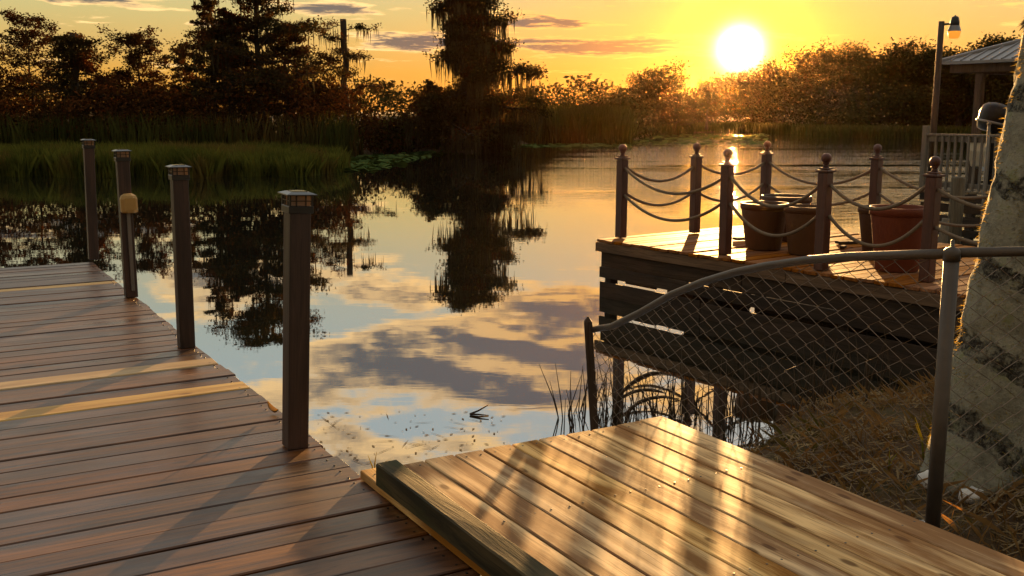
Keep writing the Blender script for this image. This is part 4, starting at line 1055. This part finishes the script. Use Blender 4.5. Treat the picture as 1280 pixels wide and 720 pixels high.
mass('waterside_scrub', 'low dense scrub along the far right waterline', 'scrub', sp, 0.34, 46, (0.7, 0.6, 0.35), M['leaf_oak'], 92)
sp = []
for _ in range(1300):
    a = R(rg.uniform(-45, 50)); Y = rg.uniform(170, 230); x = Y * math.tan(a); hh = 5.8 + 1.2 * math.sin(a * 37) + 0.9 * math.sin(a * 91 + 2); sp.append((x, Y, rg.random() ** 0.7 * hh))
mass('far_wood', 'distant low wood along the horizon', 'wood', sp, 0.9, 36, (1.5, 1.5, 0.6), M['leaf_oak'], 93)

# ------------------------------------------------------------------ grasses
def blades(P, hgt, w, rg, lean=0.25, seg=2):
    P = np.asarray(P); m = len(P); h = hgt * rg.uniform(0.65, 1.12, m); a = rg.uniform(0, 2 * math.pi, m); l = rg.normal(0, lean, m) * h
    b_ = rg.uniform(0, math.pi, m); dx = np.cos(b_) * w / 2; dy = np.sin(b_) * w / 2
    V = np.empty((m, 4, 3)); W = np.stack([dx, dy, np.zeros(m)], 1)
    tip = P + np.stack([np.cos(a) * l, np.sin(a) * l, h], 1); mid = P + np.stack([np.cos(a) * l * 0.35, np.sin(a) * l * 0.35, h * 0.55], 1)
    V[:, 0] = P - W; V[:, 1] = P + W; V[:, 2] = mid + W * 0.8; V[:, 3] = tip
    return V.reshape(-1, 3)
rg = np.random.default_rng(5); pts = []
while len(pts) < 72000:
    px = rg.uniform(-320, 436); Y = rg.uniform(31.2, 43)
    e = 33.6 + 0.5 * math.sin(px * 0.045) + 0.4 * math.sin(px * 0.11 + 2) + max(0, (px - 330) / 105) ** 3 * 4.6
    if Y < e: continue
    if px > 440 - 30 * rg.random() ** 2 - 25 * max(0, (Y - 39) / 6): continue
    pts.append((at_y(px, 150, Y).x, Y, -0.03))
o = link('marsh_grass', poly_mesh('marsh_grass', blades(pts, np.array([(0.84 - 0.26 * max(0, (p[0] + 9.0) / 4.0)) * (1 + 0.16 * hash_noise(p[0] * 0.9, p[1] * 0.7) + 0.10 * hash_noise(p[0] * 3.1, p[1] * 2.3)) for p in pts]), 0.045, rg, 0.24), 4), M['marsh']); o['kind'] = 'stuff'; tag(o, 'dense green marsh grass standing in the water at left', 'grass')
pts = []
while len(pts) < 15000:
    px = rg.uniform(632, 792); Y = rg.uniform(67.5, 80)
    if px > 770 and rg.random() < (px - 770) / 22: continue
    pts.append((at_y(px, 150, Y).x, Y, 0.0))
V1_ = blades(pts, 2.35, 0.06, rg, 0.14)
pts = [(at_y(px, 150, Y).x, Y, 0.05) for px, Y in zip(rg.uniform(-400, 640, 13000), rg.uniform(43.5, 50, 13000))]
pts = [(x, y + (8 if x > -7 else 0), z) for x, y, z in pts if not (-5.0 < x < 0.5 and y < 46.5)]
V2_ = blades(pts, 1.9, 0.05, rg, 0.12)
o = link('reed_bed', poly_mesh('reed_bed', V1_, 4), M['reed']); o['kind'] = 'stuff'; tag(o, 'tall reed bed right of the moss-hung cypress', 'reeds')
o = link('shore_reeds', poly_mesh('shore_reeds', V2_, 4), M['reed']); o['kind'] = 'stuff'; tag(o, 'dark reeds along the foot of the left shore trees', 'reeds')
pts = []
for _ in range(14000):
    px = rg.uniform(780, 1300); a = math.degrees(math.atan((px - 640) / 1300)); Y = (far_edge(a) + rg.uniform(-1.0, 4.0)) * math.cos(R(a)); pts.append((at_y(px, 150, Y).x, Y, 0.0))
o = link('bank_grass', poly_mesh('bank_grass', blades(pts, 0.95, 0.10, rg, 0.25), 4), M['reed']); o['kind'] = 'stuff'; tag(o, 'grassy fringe along the far right bank', 'grass')

# lily pads
def pads(spots, rmin, rmax, rg, tilt=0.06):
    V = []
    for x, y in spots:
        r_ = rg.uniform(rmin, rmax); a0 = rg.uniform(0, 6.28); tx, ty = rg.normal(0, tilt, 2); z0 = 0.012 + abs(rg.normal(0, 0.02))
        for k in range(8):
            a = a0 + 0.15 + k * (6.28 - 0.3) / 7; V.append((x + r_ * math.cos(a), y + r_ * math.sin(a), z0 + r_ * (math.cos(a) * tx + math.sin(a) * ty)))
    return np.array(V)
sp = []
while len(sp) < 900:
    px, py = rg.uniform(425, 560), rg.uniform(184, 214)
    if py > 214 - 24 * max(0, (px - 455)) / 105 and px > 455: continue
    q = at_z(px, py, 0.0)
    sp.append((q.x + rg.normal(0, 0.3), q.y))
o = link('lily_pads', poly_mesh('lily_pads', pads(sp, 0.10, 0.24, rg, 0.22), 8), M['lily']); o['kind'] = 'stuff'; tag(o, 'patch of lily pads at the end of the marsh grass', 'lily pads')
sp = []
for _ in range(900):
    px = rg.uniform(630, 960); py = rg.uniform(176, 184) if px < 790 else rg.uniform(168, 181); q = at_z(px, py, 0.0); sp.append((q.x, q.y))
o = link('far_lily_pads', poly_mesh('far_lily_pads', pads(sp, 0.12, 0.3, rg, 0.08), 8), M['lily']); o['kind'] = 'stuff'; tag(o, 'thin band of lily pads in front of the reeds and the far bank', 'lily pads')

# near bank: straw, dead stems at the water's edge, stones
pts = []; rg = np.random.default_rng(17)
while len(pts) < 22000:
    x = rg.uniform(0.2, 5.0); y = rg.uniform(2.2, 8.4); d = shore_dist(x, y)
    if d < -0.05: continue
    if P1(0, 0).dot(U1) is None: continue
    v_ = x * V1.x + y * V1.y; u_ = x * U1.x + y * U1.y
    if v_ < vR + 0.02 and u_ < uE + 0.02: continue
    if hash_noise(x * 2.3 + 5, y * 2.3) + 0.5 * hash_noise(x * 6, y * 6 + 3) > 0.35 and rg.random() < 0.75: continue
    pts.append((x, y, bank_z(x, y) - 0.01))
P_ = np.array(pts); hh = np.where(rg.random(len(P_)) < 0.88, 0.045, 0.13) 
V_ = blades(P_, hh, 0.0055, rg, 0.9)
o = link('dry_grass', poly_mesh('dry_grass', V_, 4), M['straw']); o['kind'] = 'stuff'; tag(o, 'dry matted grass and straw on the bank', 'grass')
# flat straw litter
V = []
for _ in range(7000):
    i = rg.integers(0, len(P_)); p = P_[i]; a = rg.uniform(0, 6.28); L = rg.uniform(0.04, 0.16); w = rg.uniform(0.002, 0.005); z = p[2] + rg.uniform(0.02, 0.05); tz = rg.normal(0, 0.12) * L
    d = np.array((math.cos(a), math.sin(a), 0)); n_ = np.array((-math.sin(a), math.cos(a), 0)); q = np.array((p[0], p[1], z))
    V += [q - d * L / 2 - n_ * w, q + d * L / 2 - n_ * w + (0, 0, tz), q + d * L / 2 + n_ * w + (0, 0, tz), q - d * L / 2 + n_ * w]
M['litter'] = leafy('straw_litter', (0.11, 0.07, 0.032), (0.30, 0.22, 0.115), 0.2, None, 3.0)
o = link('straw_litter', poly_mesh('straw_litter', np.array(V), 4), M['litter']); o['kind'] = 'stuff'; tag(o, 'loose pale straw scattered on the bank', 'straw')
# dead stems
mb = MB()
for _ in range(230):
    if rg.random() < 0.75:
        t = rg.random(); q = at_z(700 + 260 * t, 530 - 5 * t + rg.uniform(-22, 14), 0.0); x, y = q.x, q.y
    else:
        q = at_z(rg.uniform(940, 1120), rg.uniform(468, 520), 0.1); x, y = q.x, q.y
    v_ = x * V1.x + y * V1.y; u_ = x * U1.x + y * U1.y
    if v_ < vR + 0.03 and u_ < uE + 0.05: u_ = uE + rg.uniform(0.06, 0.5); q = P1(u_, v_); x, y = q.x, q.y
    h = rg.uniform(0.15, 0.55); lx, ly = rg.normal(0, 0.16, 2) * h; z0 = max(-0.1, bank_z(x, y)) - 0.02
    mb.tube([(x, y, z0), (x + lx * 0.4, y + ly * 0.4, z0 + h * 0.5), (x + lx, y + ly, z0 + h)], [0.006, 0.005, 0.002], 4, False)
o = mb.build('dead_stems', M['twig']); o['kind'] = 'stuff'; tag(o, 'thicket of dead stems at the water\'s edge behind the platform', 'stems')
for k, (p0, pm_, p1) in enumerate((((773, 496), (800, 472), (828, 466)), ((774, 500), (800, 488), (830, 491)), ((786, 514), (806, 500), (832, 497)))):
    Yr = 6.6; q = [at_y(*p0, Yr), at_y(*pm_, Yr), at_y(*p1, Yr)]
    b = MB(); run = [q[0] * (1 - t) ** 2 + (q[1] * 2 - (q[0] + q[2]) / 2) * 2 * t * (1 - t) + q[2] * t * t for t in [i / 10 for i in range(11)]]
    foot = Vector((q[0].x - 0.05, Yr, -0.05)); run = [foot] + run
    b.tube([p - foot for p in run], [0.011] * 10 + [0.008, 0.005], 6); o = b.build('bent_reed', M['twig'], None, True); o.location = foot
    tag(o, ('bent dead reed, topmost of three arcs behind the fence', 'bent dead reed, middle one of three arcs behind the fence', 'bent dead reed, lowest of three arcs behind the fence')[k], 'reed', 'bent reeds')
# stones by the palm
def stone(px, py, r_, label, seed):
    q = at_z(px, py, 0.36); z = bank_z(q.x, q.y); rg_ = np.random.default_rng(seed); b = MB(); n_, m_ = 10, 7
    for i in range(m_ + 1):
        th_ = math.pi * i / m_
        for j in range(n_):
            a = 2 * math.pi * j / n_; rr_ = r_ * (1 + 0.22 * hash_noise(a * 1.3 + seed, th_ * 2.1)); b.v.append((rr_ * math.sin(th_) * math.cos(a), rr_ * 0.8 * math.sin(th_) * math.sin(a), rr_ * 0.72 * math.cos(th_)))
    for i in range(m_):
        for j in range(n_): b.f.append((i * n_ + j, (i + 1) * n_ + j, (i + 1) * n_ + (j + 1) % n_, i * n_ + (j + 1) % n_))
    o = b.build('stone', M['rock'], None, True); o.location = (q.x, q.y, z + r_ * 0.25); tag(o, label, 'stone', 'white stones')
stone(1170, 590, 0.085, 'white stone against the left of the fence post and palm foot', 1)
stone(1215, 610, 0.06, 'pale stone at the palm foot right of the fence post', 2)
stone(1150, 650, 0.05, 'white stone on the bank near the platform edge, left of the post', 3)
stone(1128, 648, 0.035, 'small white stone on the bank, farthest left by the platform', 4)
# yellow sprouts
def sprout(px, py, z, h, label, n_=5, w=0.006):
    q = at_z(px, py, z); b = MB()
    for k in range(n_):
        a = rnd.uniform(0, 6.28); l = rnd.uniform(0.05, 0.3) * h; hh_ = h * rnd.uniform(0.6, 1.0)
        b.tube([(0, 0, -0.03), (math.cos(a) * l * 0.3, math.sin(a) * l * 0.3, hh_ * 0.6), (math.cos(a) * l, math.sin(a) * l, hh_)], [w, w * 0.8, w * 0.2], 4)
    o = b.build('sprout', M['sprout'], None, True); o.location = (q.x, q.y, z); tag(o, label, 'plant')
q = at_z(1155, 580, 0.33); sprout(1155, 585, bank_z(q.x, q.y), 0.26, 'yellow-green sprout standing on the bank left of the fence post')
q = at_z(1111, 588, 0.3); sprout(1111, 588, bank_z(q.x, q.y), 0.13, 'short pale stalk on the bank between platform and fence post', 2, 0.004)
sprout(468, 602, 0.0, 0.22, 'yellow water plant poking up between the dock and the platform', 3)
# forked stick and leaf litter floating near the platform
q = at_z(600, 519, 0.0)
b = MB(); b.tube([(-0.10, 0.0, 0.0), (-0.02, 0.05, 0.02), (0.08, 0.16, 0.05)], [0.012, 0.010, 0.006], 6); b.tube([(-0.10, 0.0, 0.0), (0.0, -0.05, 0.01), (0.09, -0.08, 0.01)], [0.012, 0.009, 0.005], 6)
o = b.build('forked_stick', M['twig'], None, True); o.location = (q.x, q.y, 0.008); o.scale = (0.7, 0.7, 0.7); tag(o, 'dark forked stick floating on the water', 'stick')
V = []
for _ in range(120):
    q = at_z(rg.uniform(395, 640), rg.uniform(512, 580), 0.0); a = rg.uniform(0, 6.28); L = rg.choice([0.010, 0.014, 0.022, 0.09]); w = 0.003 if L > 0.05 else L * 0.35
    d = np.array((math.cos(a), math.sin(a), 0)); n_ = np.array((-math.sin(a), math.cos(a), 0)); c = np.array((q.x, q.y, 0.004))
    V += [c - d * L, c - n_ * w, c + d * L, c + n_ * w]
o = link('floating_litter', poly_mesh('floating_litter', np.array(V), 4), M['litter']); o['kind'] = 'stuff'; tag(o, 'bits of leaf and stem floating on the water near the platform', 'litter')
# curled dead leaf on the dock edge
q = at_z(348, 520, ZL); b = MB()
for i in range(7):
    t = i / 6; w = 0.018 * math.sin(math.pi * (0.1 + 0.85 * t)); b.v += [(t * 0.09, -w, 0.012 + 0.03 * (t - 0.4) ** 2 * 4 + w * 0.6), (t * 0.09, 0, 0.006 + 0.03 * (t - 0.4) ** 2 * 4), (t * 0.09, w, 0.012 + 0.03 * (t - 0.4) ** 2 * 4 + w * 0.6)]
for i in range(6):
    for j in range(2): b.f.append((i * 3 + j, i * 3 + j + 1, i * 3 + 4 + j, i * 3 + 3 + j))
o = b.build('dead_leaf', M['litter'], None, True); o.location = (q.x, q.y, ZL + 0.004); o.rotation_euler = (0, 0, 2.4); tag(o, 'curled dry leaf on the dock edge beside the nearest post', 'leaf')

# ------------------------------------------------------------------ haze
HAZE = 0.00002
def haze():
    m = bpy.data.materials.new('thin_evening_haze'); m.use_nodes = True; N = NT(m.node_tree); N.n.remove(N.n['Principled BSDF'])
    v = N.node('ShaderNodeVolumePrincipled'); v.inputs['Color'].default_value = (1.0, 0.55, 0.24, 1); v.inputs['Density'].default_value = HAZE; v.inputs['Anisotropy'].default_value = 0.92
    N.l.new(v.outputs[0], N.n['Material Output'].inputs['Volume'])
    b = MB(); b.box((-880, -190, -1.5), (880, 880, 14.0)); o = b.build('haze', m); o['kind'] = 'stuff'; tag(o, 'thin warm evening haze over the lake', 'haze')
if HAZE > 0: haze()
